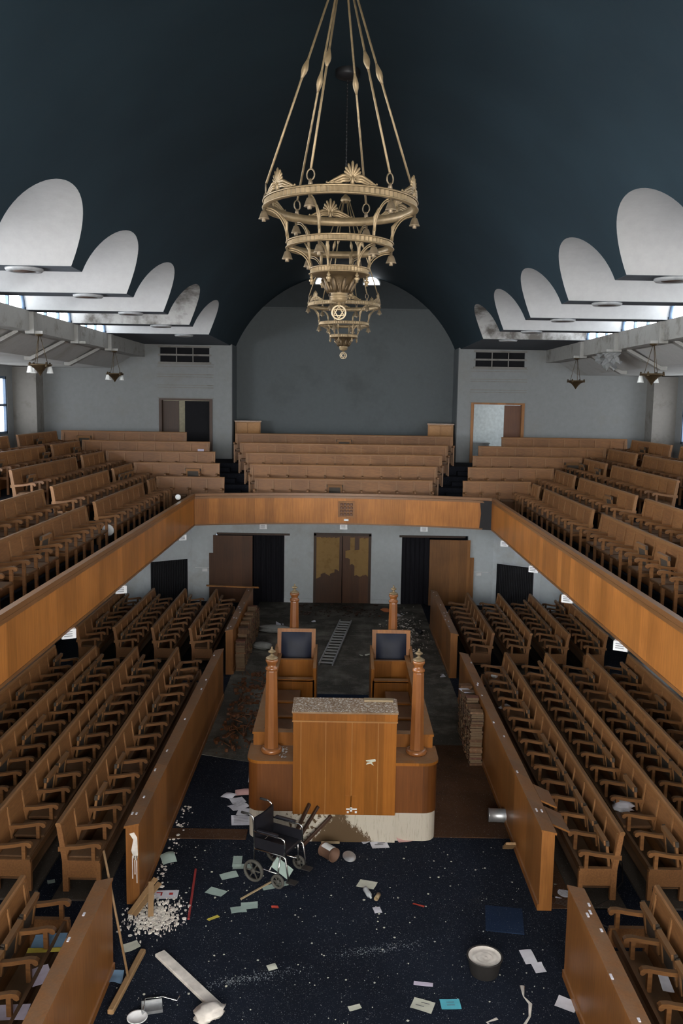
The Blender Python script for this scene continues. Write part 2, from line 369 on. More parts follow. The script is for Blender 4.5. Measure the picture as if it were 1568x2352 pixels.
for sgn, side in ((-1, 'left'), (1, 'right')):
    for bi, c in enumerate(bays):
        if c+WB < 3: continue
        ts = [PI*k/32 for k in range(33)]
        row_a = []; row_b = []
        for t in ts:
            y = c - WB*math.cos(t); z = ZS + HB*math.sin(t); row_a.append((sgn*vx(z), y, z)); row_b.append((sgn*XO, y, z))
        mid = [tuple((a[i]+b[i])/2 for i in range(3)) for a, b in zip(row_a, row_b)]
        n += 1
        mould = (sgn < 0 and bi == 7) or (sgn > 0 and bi == 8)
        struct('trim_%d' % n, MB().grid([row_a, mid, row_b], True), 'lunette_mould' if mould else 'lunette', 'white cross vault running from the %s side of the barrel to its window' % side)
        wn = MB(); pts = [(c - WB*0.985*math.cos(t), ZS + HB*0.97*math.sin(t)) for t in ts]
        wn.prism(pts, 'x', sgn*(XO+0.10), sgn*(XO+0.12)); o = struct('window_%d' % n, wn, 'win_clere', 'half round daylit window at the %s end of a cross vault' % side)
        fr = MB()
        for q in (-0.45, 0.45): fr.box(sgn*(XO+0.04), sgn*(XO+0.10), c+q-0.03, c+q+0.03, ZS, ZS+HB*math.sqrt(1-(q/WB)**2))
        fr.tube([(sgn*(XO+0.06), y, z) for y, z in pts], 0.05, 6)
        fr.build('window_frame', 'frame_blue', o)
    # flat soffits between the pockets
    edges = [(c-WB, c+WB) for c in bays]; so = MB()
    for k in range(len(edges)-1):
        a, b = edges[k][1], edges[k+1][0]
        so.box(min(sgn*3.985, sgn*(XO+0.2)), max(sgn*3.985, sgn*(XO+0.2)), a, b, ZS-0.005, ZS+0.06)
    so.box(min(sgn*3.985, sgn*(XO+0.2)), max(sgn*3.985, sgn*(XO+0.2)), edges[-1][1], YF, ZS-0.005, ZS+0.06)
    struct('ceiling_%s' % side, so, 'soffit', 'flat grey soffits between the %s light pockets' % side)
    # beam under the clerestory, nibs, sloped aisle ceiling, rafters
    be = MB(); x0, x1 = sorted((sgn*XO, sgn*(XO+0.45))); be.box(x0, x1, YN, YF, 8.03, ZS)
    for c in bays:
        y = c+WB+0.27
        if y < YF: be.box(min(sgn*(XO-0.10), sgn*(XO+0.1)), max(sgn*(XO-0.10), sgn*(XO+0.1)), y-0.12, y+0.12, 7.97, ZS-0.02); be.box(*sorted((sgn*6.68, sgn*(XO+0.1))), y-0.06, y+0.06, 7.97, 8.035)
    struct('beam_%s' % side, be, 'concrete', 'stained white concrete beam below the %s clerestory windows' % side)
    ac = MB(); ac.grid([[(sgn*7.35,YN,8.08),(sgn*7.35,YF,8.08)],[(sgn*8.1,YN,7.62),(sgn*8.1,YF,7.62)],[(sgn*11.7,YN,7.62),(sgn*11.7,YF,7.62)]])
    struct('ceiling_aisle_%s' % side, ac, 'aisle_ceiling', 'white sloped ceiling of the %s gallery aisle' % side)
    for c in bays:
        y = c+WB+0.27
        if y > YF-1 or y < 8: continue
        ra = MB(); ra.prism([(sgn*7.2,8.08),(sgn*7.2,8.0),(sgn*8.1,7.52),(sgn*8.25,7.52),(sgn*8.25,7.62),(sgn*8.1,7.62)], 'y', y-0.11, y+0.11)
        struct('beam_rafter_%s' % side, ra, 'concrete', 'sloping rafter of the %s gallery aisle ceiling' % side)
    # outer gallery wall with windows
    ow = MB(); xa, xb = sorted((sgn*11.3, sgn*11.5)); ow.box(xa, xb, YN, YF, 2.9, 5.35); ow.box(xa, xb, YN, YF, 7.25, 7.7)
    edges_y = []
    for c in bays: edges_y.append((c-0.6, c+1.6))
    edges_y.append((27.1, 29.4)); prev = YN
    for a, b in edges_y:
        if a > prev: ow.box(xa, xb, prev, a, 5.35, 7.25)
        prev = b
    ow.box(xa, xb, prev, YF, 5.35, 7.25)
    struct('wall_%s' % side, ow, 'wall', 'outer plaster wall of the %s gallery' % side)
    for a, b in edges_y:
        if b < 4: continue
        n += 1; wm = MB(); wm.box(*sorted((sgn*11.42, sgn*11.44)), a, b, 5.35, 7.25)
        o = struct('window_%d' % n, wm, 'win_aisle_' + (side if b < 18 else 'shaded'), 'daylit window in the outer wall of the %s gallery' % side)
        fr = MB(); c = (a+b)/2
        for z in (5.39, 6.3, 7.21): fr.box(*sorted((sgn*11.32, sgn*11.41)), a, b, z-0.04, z+0.04)
        for y in (a+0.04, c, b-0.04): fr.box(*sorted((sgn*11.32, sgn*11.41)), y-0.04, y+0.04, 5.35, 7.25)
        fr.build('window_frame', 'frame_blue', o)
    # pier in the outer far corner
    pr = MB(); pr.box(*sorted((sgn*10.5, sgn*11.3)), 29.9, YF, 4.5, 7.6)
    struct('pillar_%s' % side, pr, 'wall_dirty', 'plaster pier in the far corner of the %s gallery' % side)
    # lower aisle wall
    lw = MB(); lw.box(*sorted((sgn*7.7, sgn*7.9)), 4, 27.2, -0.05, 3.06); struct('wall_lower_%s' % side, lw, 'wall_low', 'white wall under the %s gallery' % side)
    # splayed corner with grille niche
    da = MB(); p, q = (sgn*4.93, 28.1), (sgn*6.3, 27.2)
    def lerp(t): return (p[0]+(q[0]-p[0])*t, p[1]+(q[1]-p[1])*t)
    for t0, t1, z0, z1 in ((0,0.09,0,3.06),(0.09,0.86,1.45,3.06),(0.86,1,0,3.06)):
        a, b = lerp(t0), lerp(t1); da.add([(a[0],a[1],z0),(b[0],b[1],z0),(b[0],b[1],z1),(a[0],a[1],z1)], [(0,1,2,3)])
    a, b = lerp(0.09), lerp(0.86); da.prism([(a[0],a[1]),(b[0],b[1]),(b[0]+sgn*.2,b[1]+.3),(a[0]+sgn*.2,a[1]+.3)], 'z', 1.42, 1.47)
    da.add([(q[0],q[1],0),(sgn*7.8,27.2,0),(sgn*7.8,27.2,3.06),(q[0],q[1],3.06)], [(0,1,2,3)])
    struct('wall_splayed_%s' % side, da, 'wall_low', 'splayed white wall with a niche at the %s far corner under the gallery' % side)
    gr = thing('radiator_grille', 'dark slatted grille in the %s corner niche beneath the gallery' % side, 'grille', (0,0,0))
    g1 = MB(); g2 = MB(); off = Vector((sgn*0.07, 0.13))
    P = lambda t, d=0.0: (lerp(t)[0]+off.x+d*sgn*-0.55, lerp(t)[1]+off.y-d*0.83)
    a, b = P(0.05), P(0.9)
    g1.prism([a, b, (b[0]+sgn*.03,b[1]+.04), (a[0]+sgn*.03,a[1]+.04)], 'z', 0.0, 1.42)
    for k in range(22):
        t = 0.1+0.76*k/21; a, b = P(t-0.008, 0.02), P(t+0.008, 0.02); c, d = P(t+0.008), P(t-0.008)
        g2.prism([a, b, c, d], 'z', 0.06, 1.36)
    g1.build('back_panel', 'black', gr); g2.build('slats', 'grate', gr)

# recess and end wall
ew = MB(); prof = [(-4.02,4.4)] + [(-vx(z), z) for z in [8.4+2.74*k/24 for k in range(25)]] + [(vx(z), z) for z in [8.4+2.74*k/24 for k in range(23,-1,-1)]] + [(4.02,4.4)]
ew.prism(prof, 'y', YE, YE+0.15); struct('wall_back', ew, 'endwall', 'dark grey end wall of the vaulted recess')
for sgn in (-1, 1):
    rs = MB(); rs.box(*sorted((sgn*3.93, sgn*4.05)), YF+0.2, YE, 4.4, 8.5); struct('wall_recess_%s' % ('left' if sgn < 0 else 'right'), rs, 'endwall', 'return wall at the %s side of the recess' % ('left' if sgn < 0 else 'right'))
ut = MB(); zz = [9.9+1.24*k/14 for k in range(15)]
ut.prism([(-vx(z)*0.999, z) for z in zz]+[(vx(z)*0.999, z) for z in zz[::-1]][1:], 'y', YE-0.012, YE-0.002); struct('wall_back_upper', ut, 'endwall_head', 'dark grey head of the end wall, painted to deepen the shade above the ledge')
tr = MB(); tr.box(-3.4, 3.4, YE-0.05, YE, 9.87, 9.93); struct('trim_back', tr, 'endwall', 'thin ledge high across the end wall')
tr = MB(); tr.box(-3.93, 3.93, YE-0.02, YE, 7.43, 7.46); struct('trim_back_lower', tr, 'endwall', 'thin moulding line across the end wall')
for cx, wd, hh in ((-0.82,0.29,0.0),(0.05,0.20,0.16),(0.90,0.29,0.0)):
    n += 1; ts = [PI*k/16 for k in range(17)]
    pts = [(cx+wd*math.cos(t), 10.74+(hh if hh else 0)+wd*math.sin(t)*(0 if hh else 1)) for t in ts] if not hh else [(cx-wd,10.74),(cx+wd,10.74),(cx+wd,10.98),(cx-wd,10.98)]
    wm = MB(); wm.prism(pts, 'y', YE-0.02, YE-0.005); o = struct('window_%d' % n, wm, 'win_far', 'small bright window high on the end wall')
    big = [(cx+(x-cx)*1.12, YE-0.03, 10.74+(z-10.74)*1.12) for x, z in pts]
    fr = MB(); fr.tube(big, 0.022, 6, closed=True); fr.build('window_frame', 'boxgrey', o)

# flank walls with door openings and transom vents
def flank(sgn, side):
    mb = MB(); xi, xo = 3.93, 11.7; d0, d1, dz = (4.66, 6.42, 6.55) if sgn < 0 else (4.46, 6.22, 6.57)
    v0, v1, va, vb = d0+0.05, d1-0.0, 7.86, 8.36
    def bx(a, b, z0, z1): mb.box(*sorted((sgn*a, sgn*b)), YF, YF+0.2, z0, z1)
    bx(xi, d0, 4.4, 8.5); bx(d1, xo, 4.4, 8.5); bx(d0, d1, dz, va); bx(d0, d1, vb, 8.5); bx(d0, v0, va, vb)
    struct('wall_flank_%s' % side, mb, 'wall', 'pale plaster flank wall behind the %s gallery' % side)
    led = MB()
    for z in (6.62, 6.98, 7.06, 7.35, 7.43, 7.70, 7.78): led.box(*sorted((sgn*(d0-0.1), sgn*(d1+0.1))), YF-0.025, YF, z, z+0.022)
    struct('trim_vent_%s' % side, led, 'wall_dirty', 'damp plaster ledges above the %s gallery door' % side)
    vt = thing('transom_vent', 'dark %s transom vent of six openings high above the %s gallery door' % ('damp stained' if sgn < 0 else 'rusty framed', side), 'vent', (0,0,0))
    b = MB(); b.box(*sorted((sgn*v0, sgn*v1)), YF+0.1, YF+0.13, va, vb); b.build('backing', 'black', vt)
    f = MB()
    for z in (va-0.05, (va+vb)/2-0.03, vb): f.box(*sorted((sgn*(v0-.06), sgn*(v1+.06))), YF-0.04, YF+0.06, z, z+0.06)
    for k in range(1, 3): x = v0+(v1-v0)*k/3; f.box(*sorted((sgn*(x-0.015), sgn*(x+0.015))), YF-0.01, YF+0.05, va, vb)
    f.build('frame', 'wall_dirty', vt)
    return d0, d1, dz
dl = flank(-1, 'left'); dr = flank(1, 'right')
# rooms behind the gallery doors
def room(sgn, side, d0, d1, mat):
    mb = MB(); a, b = sorted((sgn*(d0-0.4), sgn*(d1+1.6)))
    y0, y1, z0, z1 = YF+0.2, YF+3.2, 4.53, 7.6
    V = [(a,y0,z0),(b,y0,z0),(b,y1,z0),(a,y1,z0),(a,y0,z1),(b,y0,z1),(b,y1,z1),(a,y1,z1)]
    for nm, f in (('floor', (0,1,2,3)), ('ceiling', (4,7,6,5)), ('wall_outer', (1,5,6,2)), ('wall_rear', (2,6,7,3)), ('wall_inner', (3,7,4,0))):
        struct('%s_room_%s' % (nm, side), MB().add(V, [f]), mat, 'plain %s of the small room behind the %s gallery door' % (nm.replace('_', ' '), side))
room(-1, 'left', dl[0], dl[1], 'cream'); room(1, 'right', dr[0], dr[1], 'room')
for sgn, side, st in ((-1, 'left', 2.5), (1, 'right', 7.0)):
    n += 1; d0, d1 = (dl[0], dl[1]) if sgn < 0 else (dr[0], dr[1])
    wm = MB(); x = sgn*(d1+1.57); wm.box(*sorted((x, x-sgn*0.02)), YF+0.9, YF+2.2, 5.4, 6.9)
    o = struct('window_%d' % n, wm, emit('room_fill_glow_%s' % side, (0.9,0.95,1), st), 'added glowing pane lighting the room behind the %s gallery door' % side)  # unseen emissive pane added to light the room
def gal_door(sgn, side):
    d0, d1, dz = dl if sgn < 0 else dr
    o = thing('door_%d' % (1 if sgn < 0 else 2), '%s wooden door frame with an open leaf in the %s gallery flank wall' % ('dark' if sgn < 0 else 'orange brown', side), 'door', (0,0,0)); o['kind'] = 'structure'
    f = MB(); mt = 'dark_wood' if sgn < 0 else 'folding'
    for x in (d0, d1): f.box(*sorted((sgn*x-0.05, sgn*x+0.05)), YF-0.04, YF+0.22, 4.53, dz)
    f.box(*sorted((sgn*(d0-.05), sgn*(d1+.05))), YF-0.04, YF+0.22, dz, dz+0.06); f.build('door_frame', mt, o)
    lf = MB(); lf.box(*sorted((sgn*(d1-0.06), sgn*(d1-0.62))), YF+0.12, YF+0.17, 4.55, dz-0.02); lf.build('door_leaf', 'dark_wood' if sgn < 0 else 'door', o)
    if sgn < 0:
        l2 = MB(); l2.box(-d0-0.93, -d0-0.06, YF+0.12, YF+0.17, 4.55, dz-0.02); l2.build('door_leaf', 'black', o)  # flat black sheet filling part of the doorway, no real leaf
gal_door(-1, 'left'); gal_door(1, 'right')
cb = thing('metal_cabinet', 'low grey metal cabinet inside the room behind the right gallery door', 'cabinet', (4.95,32.0,4.54))
b = MB(); b.box(-0.3,0.3,-0.4,0.25,0.0,0.62); b.build('body', 'cabinet_grey', cb); b = MB(); b.cbox(-0.34,0.34,-0.44,0.28,0.62,0.66,0.01); b.build('top', 'boxgrey', cb)
b = MB(); b.box(0.02,0.28,-0.412,-0.4,0.05,0.58); b.build('door', 'boxgrey', cb)

# end wall behind the camera with tall windows
nw = MB(); nw.box(-11.7, 11.7, YN-0.2, YN, -0.1, 2.4); nw.box(-11.7, 11.7, YN-0.2, YN, 7.2, 12)
xs = [(-3.4,-1.6),(-0.9,0.9),(1.6,3.4),(-9.8,-8.0),(8.0,9.8)]
prev = -11.7
for a, b in sorted(xs): nw.box(prev, a, YN-0.2, YN, 2.4, 7.2); prev = b
nw.box(prev, 11.7, YN-0.2, YN, 2.4, 7.2); struct('wall_front', nw, 'wall', 'plaster end wall behind the viewer')
for a, b in sorted(xs):
    n += 1; wm = MB(); wm.box(a, b, YN-0.16, YN-0.14, 2.4, 7.2); o = struct('window_%d' % n, wm, 'win_end_nave' if abs(a+b) < 8 else 'win_end_aisle', 'tall daylit window in the wall behind the viewer')
    fr = MB()
    for z in (2.45, 4.0, 5.6, 7.15): fr.box(a, b, YN-0.12, YN-0.05, z-0.03, z+0.03)
    for x in (a+0.03, (a+b)/2, b-0.03): fr.box(x-0.03, x+0.03, YN-0.12, YN-0.05, 2.4, 7.2)
    fr.build('window_frame', 'frame_blue', o)

# ground floor
fl = MB(); fl.box(-7.9, 7.9, -3, 28.3, -0.2, 0.0); struct('floor', fl, 'carpet', 'navy carpeted floor littered with paint flakes')
fl = MB(); fl.prism([(-2.62,15.6),(-1.42,15.2),(-1.42,18.6),(-0.6,18.9),(1.44,18.9),(1.44,16.2),(2.62,16.2),(2.62,28.1),(-2.7,28.1)], 'z', 0.0, 0.008); struct('floor_bare', fl, 'screed', 'dirty bare floor behind the reading platform')
fl = MB(); fl.box(1.44, 2.66, 12.6, 16.2, 0.0, 0.012); fl.box(-2.6, -1.42, 12.44, 12.74, 0.0, 0.014); struct('floor_boards', fl, 'boards', 'bare brown floor beside the reading platform')
fl = MB(); fl.box(2.66, 3.72, 10.75, 11.0, 0.0, 0.012); fl.box(2.9, 3.15, 11.0, 19.3, 0, 0.01); struct('floor_strip', fl, 'boards', 'brown floor strip beside the right pews')
ROWX = [3.75, 4.68, 5.62, 6.55]
for sgn, side in ((-1,'left'),(1,'right')):
    sl = MB()
    for x in ROWX:
        for a, b in ((3.0, 9.75), (10.75, 19.5), (20.8, 26.3)): sl.box(*sorted((sgn*(x+0.04), sgn*(x-0.62))), a, b, 0.0, 0.03)
    struct('floor_slabs_%s' % side, sl, 'slab', 'dusty slabs under the %s pews' % side)

# lower back wall with openings
lb = MB()
def bw(a, b, z0, z1): lb.box(a, b, 28.1, 28.25, z0, z1)
bw(-4.95,-4.15,0,3.06); bw(-4.15,-1.9,2.27,3.06); bw(-1.9,-0.92,0,3.06); bw(-0.92,0.92,2.31,3.06); bw(0.92,1.94,0,3.06); bw(1.94,4.1,2.3,3.06); bw(4.1,4.95,0,3.06)
struct('wall_back_lower', lb, 'wall_low', 'pale wall under the far gallery with three openings')
bb = MB()
for a, b in ((-1.9,-0.95),(0.95,1.94)): bb.box(a, b, 28.07, 28.1, 0, 0.14)
struct('baseboard_back', bb, 'wall_low', 'skirting at the foot of the lower back wall')
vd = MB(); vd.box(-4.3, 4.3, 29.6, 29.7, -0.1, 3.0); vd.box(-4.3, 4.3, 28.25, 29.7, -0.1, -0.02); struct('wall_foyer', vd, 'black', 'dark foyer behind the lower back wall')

# gallery tiers
XR = [5.55, 6.42, 7.5, 8.5, 9.45]; YR = [25.9, 26.75, 27.6, 28.45, 29.3]; ZT = [4.31, 4.66, 4.96, 5.23, 5.5]; ZFL = [z-0.97 for z in ZT]
def bow(x): return 24.5 + 0.7*(1-(x/4.25)**2)
gt = MB(); xb = [4.3]+[x+0.07 for x in XR]; xb[5] = 11.5; yb = [24.5]+[y+0.07 for y in YR]; yb[5] = YF
for k in range(5):
    zt = ZFL[k]
    for sgn in (-1, 1): gt.box(*sorted((sgn*xb[k], sgn*xb[k+1])), 3.2, yb[k], 3.06, zt)
    if k == 0:
        pts = [(x, bow(x)+0.1) for x in [-4.25+8.5*i/24 for i in range(25)]]
        poly = [(-xb[1], yb[0]+0.1)] + pts + [(xb[1], yb[0]+0.1), (xb[1], yb[1]), (-xb[1], yb[1])]
        gt.prism(poly, 'z', 3.06, zt)
    else: gt.box(-xb[k+1], xb[k+1], yb[k], yb[k+1], 3.06, zt)
gt.box(-3.95, 3.95, YF-0.01, YE, 4.2, ZFL[4])
struct('floor_gallery', gt, 'carpet_up', 'stepped dark carpeted floor of the horseshoe gallery')
uc = MB()
for sgn in (-1,1): uc.box(*sorted((sgn*4.25, sgn*11.5)), 3.2, 24.5, 3.03, 3.058)
pts = [(x, bow(x)) for x in [-4.25+8.5*i/24 for i in range(25)]]
uc.prism([(-11.5,24.5)]+pts+[(11.5,24.5),(11.5,28.3),(-11.5,28.3)], 'z', 3.03, 3.058)
struct('ceiling_lower', uc, 'wall_low', 'pale ceiling under the gallery')
for sgn, side in ((-1,'left'),(1,'right')):
    st = MB()
    for k in range(1, 5):
        xi = [2.72,2.95,3.15,3.42,3.7][k]; xo = [3.5,3.78,4.02,4.3,4.6][k]
        st.box(*sorted((sgn*xi, sgn*xo)), yb[k]-0.28, yb[k]+0.0, 3.3, (ZFL[k-1]+ZFL[k])/2)
    struct('floor_steps_%s' % side, st, 'carpet_up', 'dark carpeted aisle steps in the far gallery, %s side' % side)

# gallery parapet
def parapet(path, name, label):
    o = MB(); n_ = len(path)
    # face panel (path runs with the nave on its right-hand side), offset outward for thickness
    def offs(d):
        res = []
        for i, p in enumerate(path):
            a = path[max(0,i-1)]; b = path[min(n_-1,i+1)]; t = Vector((b[0]-a[0], b[1]-a[1])).normalized()
            nn = Vector((-t.y, t.x)); res.append((p[0]+nn.x*d, p[1]+nn.y*d))
        return res
    def wall(d0, d1, z0, z1, mb):
        A, B = offs(d0), offs(d1)
        mb.grid([[(p[0],p[1],z0) for p in A],[(p[0],p[1],z1) for p in A],[(p[0],p[1],z1) for p in B],[(p[0],p[1],z0) for p in B],[(p[0],p[1],z0) for p in A]])
        for P_, Q_ in ((A[0],B[0]),(A[-1],B[-1])): mb.add([(P_[0],P_[1],z0),(Q_[0],Q_[1],z0),(Q_[0],Q_[1],z1),(P_[0],P_[1],z1)], [(0,1,2,3)])
    wall(0.0, 0.05, 3.03, 3.86, o)
    ob = struct(name, o, 'veneer', label)
    rl = MB(); wall(-0.025, 0.075, 3.87, 3.945, rl); wall(-0.015, 0.0, 3.80, 3.86, rl); wall(-0.015, 0.02, 3.03, 3.07, rl)
    rl.build('rail', 'rail', ob); return ob
XP = 4.22
parapet([(-XP,3.3),(-XP,24.5)][::1], 'partition_left', 'orange brown panelled parapet of the left gallery')
PFAR = parapet([(x, bow(x)) for x in [-XP+2*XP*i/28 for i in range(29)]], 'partition_far', 'bowed orange brown parapet of the far gallery')
parapet([(XP,24.5),(XP,3.3)], 'partition_right', 'orange brown panelled parapet of the right gallery')
sc = MB(); sc.add([(XP-0.34,bow(XP-0.34)-0.012,3.03),(XP-0.02,24.49,3.03),(XP-0.02,24.49,3.86),(XP-0.34,bow(XP-0.34)-0.012,3.86),(XP-0.30,bow(XP-0.30)-0.002,3.5)], [(0,1,2,3,4)])
sc.build('scorch_mark', 'scorch', PFAR)

# ------------------------------------------------------------------ pews
PW = 0.55
SEATW = PW
def pew_meshes():
    d = {}
    a = MB()            # armrest: scrolled arm, front post
    prof = [(0.0,0.63),(-0.10,0.635),(-0.25,0.645),(-0.38,0.665),(-0.48,0.685),(-0.545,0.68),(-0.575,0.655),(-0.575,0.62),(-0.55,0.605),(-0.525,0.615),(-0.51,0.635),(-0.44,0.63),(-0.3,0.605),(-0.18,0.59),(0.0,0.565)]
    a.prism(prof, 'x', -0.03, 0.03); a.box(-0.024, 0.024, -0.49, -0.44, 0.41, 0.64)
    a.prism([(-0.15,0.6),(-0.11,0.6),(-0.05,0.42),(-0.09,0.42)], 'x', -0.018, 0.018)
    d['arm'] = a.mesh('armrest', 'arm')
    s = MB(); w2 = PW/2-0.04                                     # seat tipped up against the back
    mk = Matrix.Translation((0,-0.10,0.41)) @ Matrix.Rotation(math.radians(8), 4, 'X')
    s.M = mk; s.box(-w2, w2, -0.075, -0.015, 0.33, 0.40); s.box(-w2, -w2+0.05, -0.05, -0.015, 0.02, 0.34); s.box(w2-0.05, w2, -0.05, -0.015, 0.02, 0.34)
    s.k = 1; s.box(-w2+0.05, w2-0.05, -0.035, -0.01, 0.02, 0.34); s.box(-w2-0.03, -w2, -0.05, -0.01, 0.33, 0.40); s.box(w2, w2+0.03, -0.05, -0.01, 0.33, 0.40)
    d['up'] = s.mesh('seat', ['stile', 'seatpad'])
    s = MB(); s.cbox(-w2, w2, -0.52, -0.10, 0.42, 0.46, 0.012); d['down'] = s.mesh('seat', 'seat')
    g = MB(); g.prism(prof, 'x', -0.026, 0.026); g.box(-0.024, 0.024, -0.50, -0.45, 0.0, 0.64); g.box(-0.02,0.02,-0.46,-0.1,0.36,0.42); d['garm'] = g.mesh('armrest', 'arm')
    e = MB(); e.prism([(-0.13,0.0),(-0.05,0.0),(-0.05,0.42),(0.02,0.95),(-0.045,0.95),(-0.13,0.42)], 'x', -0.028, 0.028); d['gend'] = e.mesh('end_panel', 'stile')
    for sg in (0,):
        e = MB()
        e.box(-0.025, 0.025, -0.53, -0.08, 0.20, 0.43); e.box(-0.03, 0.03, -0.55, -0.05, 0.41, 0.445)
        e.box(-0.028, 0.028, -0.56, -0.50, 0.0, 0.41)
        e.prism([(-0.13,0.0),(-0.05,0.0),(-0.05,0.42),(0.02,0.95),(-0.045,0.95),(-0.13,0.42)], 'x', -0.028, 0.028)
        d['end'] = e.mesh('end_panel', 'pew')
    return d
PM = pew_meshes()
BACKS = {}
def back_mesh(L, n_):
    k = (round(L,2), n_)
    if k in BACKS: return BACKS[k]
    b = MB(); p = L/n_
    b.prism([(-0.09,0.40),(-0.055,0.40),(0.005,0.93),(-0.025,0.93)], 'x', 0.02, L-0.02)
    b.k = 1; b.prism([(-0.045,0.915),(0.02,0.915),(0.028,0.945),(0.018,0.968),(-0.03,0.968),(-0.045,0.945)], 'x', -0.03, L+0.03)
    for i in range(n_+1):
        x = min(max(i*p, 0.05), L-0.05)
        b.prism([(-0.112,0.42),(-0.09,0.42),(-0.033,0.90),(-0.055,0.90)], 'x', x-0.02, x+0.02)
    b.k = 0; b.prism([(-0.048,0.86),(-0.030,0.86),(-0.025,0.915),(-0.042,0.915)], 'x', 0.05, L-0.05)
    b.box(0.02, L-0.02, -0.085, -0.06, 0.06, 0.42)
    m1 = b.mesh('backrest', ['pew', 'stile'])
    f = MB(); f.box(0.03, L-0.03, -0.53, -0.49, 0.34, 0.43); f.box(0.03, L-0.03, -0.14, -0.09, 0.36, 0.43); f.box(0.03, L-0.03, -0.50, -0.12, 0.14, 0.16)
    m2 = f.mesh('seat_frame', 'seat')
    f = MB(); f.box(0.03, L-0.03, -0.16, -0.11, 0.36, 0.43); m3 = f.mesh('seat_frame', 'seat'); BACKS[k] = (m1, m2, m3); return BACKS[k]
def pew_run(root, M4, L, n_, p_down=0.25, p_gone=0.06, gal=False):
    """lay one straight run of seats (local x along the bench, facing -y) under root"""
    m1, m2, m3 = back_mesh(L, n_); p = L/n_
    rz = M4.to_euler().z; sx = (p-0.02)/PW
    def put(name, me, x, s=1.0):
        o = link(name, me, root); o.location = M4 @ Vector((x,0,0)); o.rotation_euler = (0,0,rz)
        if s != 1.0: o.scale = (s,1,1)
    put('backrest', m1, 0); put('seat_frame', m3 if gal else m2, 0); put('end_panel', PM['gend' if gal else 'end'], 0.0); put('end_panel', PM['gend' if gal else 'end'], L)
    for i in range(n_+1): put('armrest', PM['garm' if gal else 'arm'], i*p)
    for i in range(n_):
        q = R.random()
        if q < p_gone: continue
        put('seat', PM['down'] if q < p_gone+p_down else PM['up'], (i+0.5)*p, sx)
def pew(label, runs, z, group, **k):
    if group == 'gallery pews': k = dict(p_down=0.88, p_gone=0.04, gal=True)
    """runs: list of (x, y, rz, length); the thing stands at its first run's start"""
    x0, y0 = runs[0][0], runs[0][1]
    t = thing('pew', label, 'pew', (x0, y0, z), 0, group)
    for (x, y, rz, L) in runs:
        pew_run(t, Matrix.Translation((x-x0, y-y0, 0)) @ Matrix.Rotation(rz, 4, 'Z'), L, max(2, round(L/PW)), **k)
    return t
def side_run(sgn, X, ya, yb_):      # bench along y with its back at |x| = X, facing the nave
    return (-X, ya, PI/2, yb_-ya) if sgn < 0 else (X, yb_, -PI/2, yb_-ya)
ORD = ['first', 'second', 'third', 'fourth', 'fifth']
for sgn, side in ((-1,'left'),(1,'right')):
    for r, X in enumerate(ROWX):
        z = 0.03; rowname = '%s row out' % ORD[r]
        pew('long oak pew of the ground floor, %s from the %s screen' % (rowname, side), [side_run(sgn, X, 10.95, 19.25)], z, 'ground floor pews', p_down=0.2, p_gone=0.22 if r == 0 else 0.1)
        pew('short oak pew beyond the cross gap, %s from the far %s screen' % (rowname, side), [side_run(sgn, X, 20.95, 25.45)], z, 'ground floor pews')
    pew('oak pew end cut off by the bottom of the photo behind the near %s screen' % side, [side_run(sgn, ROWX[0], 4.2, 9.62)], 0.03, 'ground floor pews', p_down=0.08)
    # gallery side benches
    secs = [[(10.9,18.45),(19.2,23.8)], [(13.0,18.35),(19.0,23.5)], [(19.5,24.2)], [(19.6,24.6)], [(19.2,24.4),(25.2,28.55)]]
    for r, X in enumerate(XR):
        for k, (a, b) in enumerate(secs[r]):
            far = 'farther' if (k == len(secs[r])-1) else 'nearer'
            lab = 'gallery pew along the %s side, %s' % (side, ['front row by the parapet','second row up from the parapet','third row up from the parapet','fourth row up from the parapet','top row against the outer aisle'][r])
            if len(secs[r]) > 1: lab += ', %s section' % far
            pew(lab, [side_run(sgn, X, a, b)], ZFL[r], 'gallery pews')
    legs = [24.55, 24.1, 24.85, 25.3]; xin = [3.58,3.84,4.1,4.4,5.3]
    for r in range(5):
        back = (-XR[r], YR[r], 0, XR[r]-xin[r]) if sgn < 0 else (xin[r], YR[r], 0, XR[r]-xin[r])
        runs = [back]
        if r < 4: runs.append(side_run(sgn, XR[r], legs[r], YR[r]-0.6))
        pew('%s gallery pew at the far %s corner, %s' % ('straight' if r == 4 else 'L-shaped', side, ['lowest row','second row','third row','fourth row','top row by the door'][r]), runs, ZFL[r], 'gallery pews')
for r in range(5):
    h = [2.62,2.85,3.08,3.36,3.62][r]
    pew('wide gallery pew in the middle of the far end, %s' % ['lowest row','second row from the parapet','third row from the parapet','fourth row from the parapet','top row below the grey wall'][r], [(-h, YR[r], 0, 2*h)], ZFL[r], 'gallery pews')

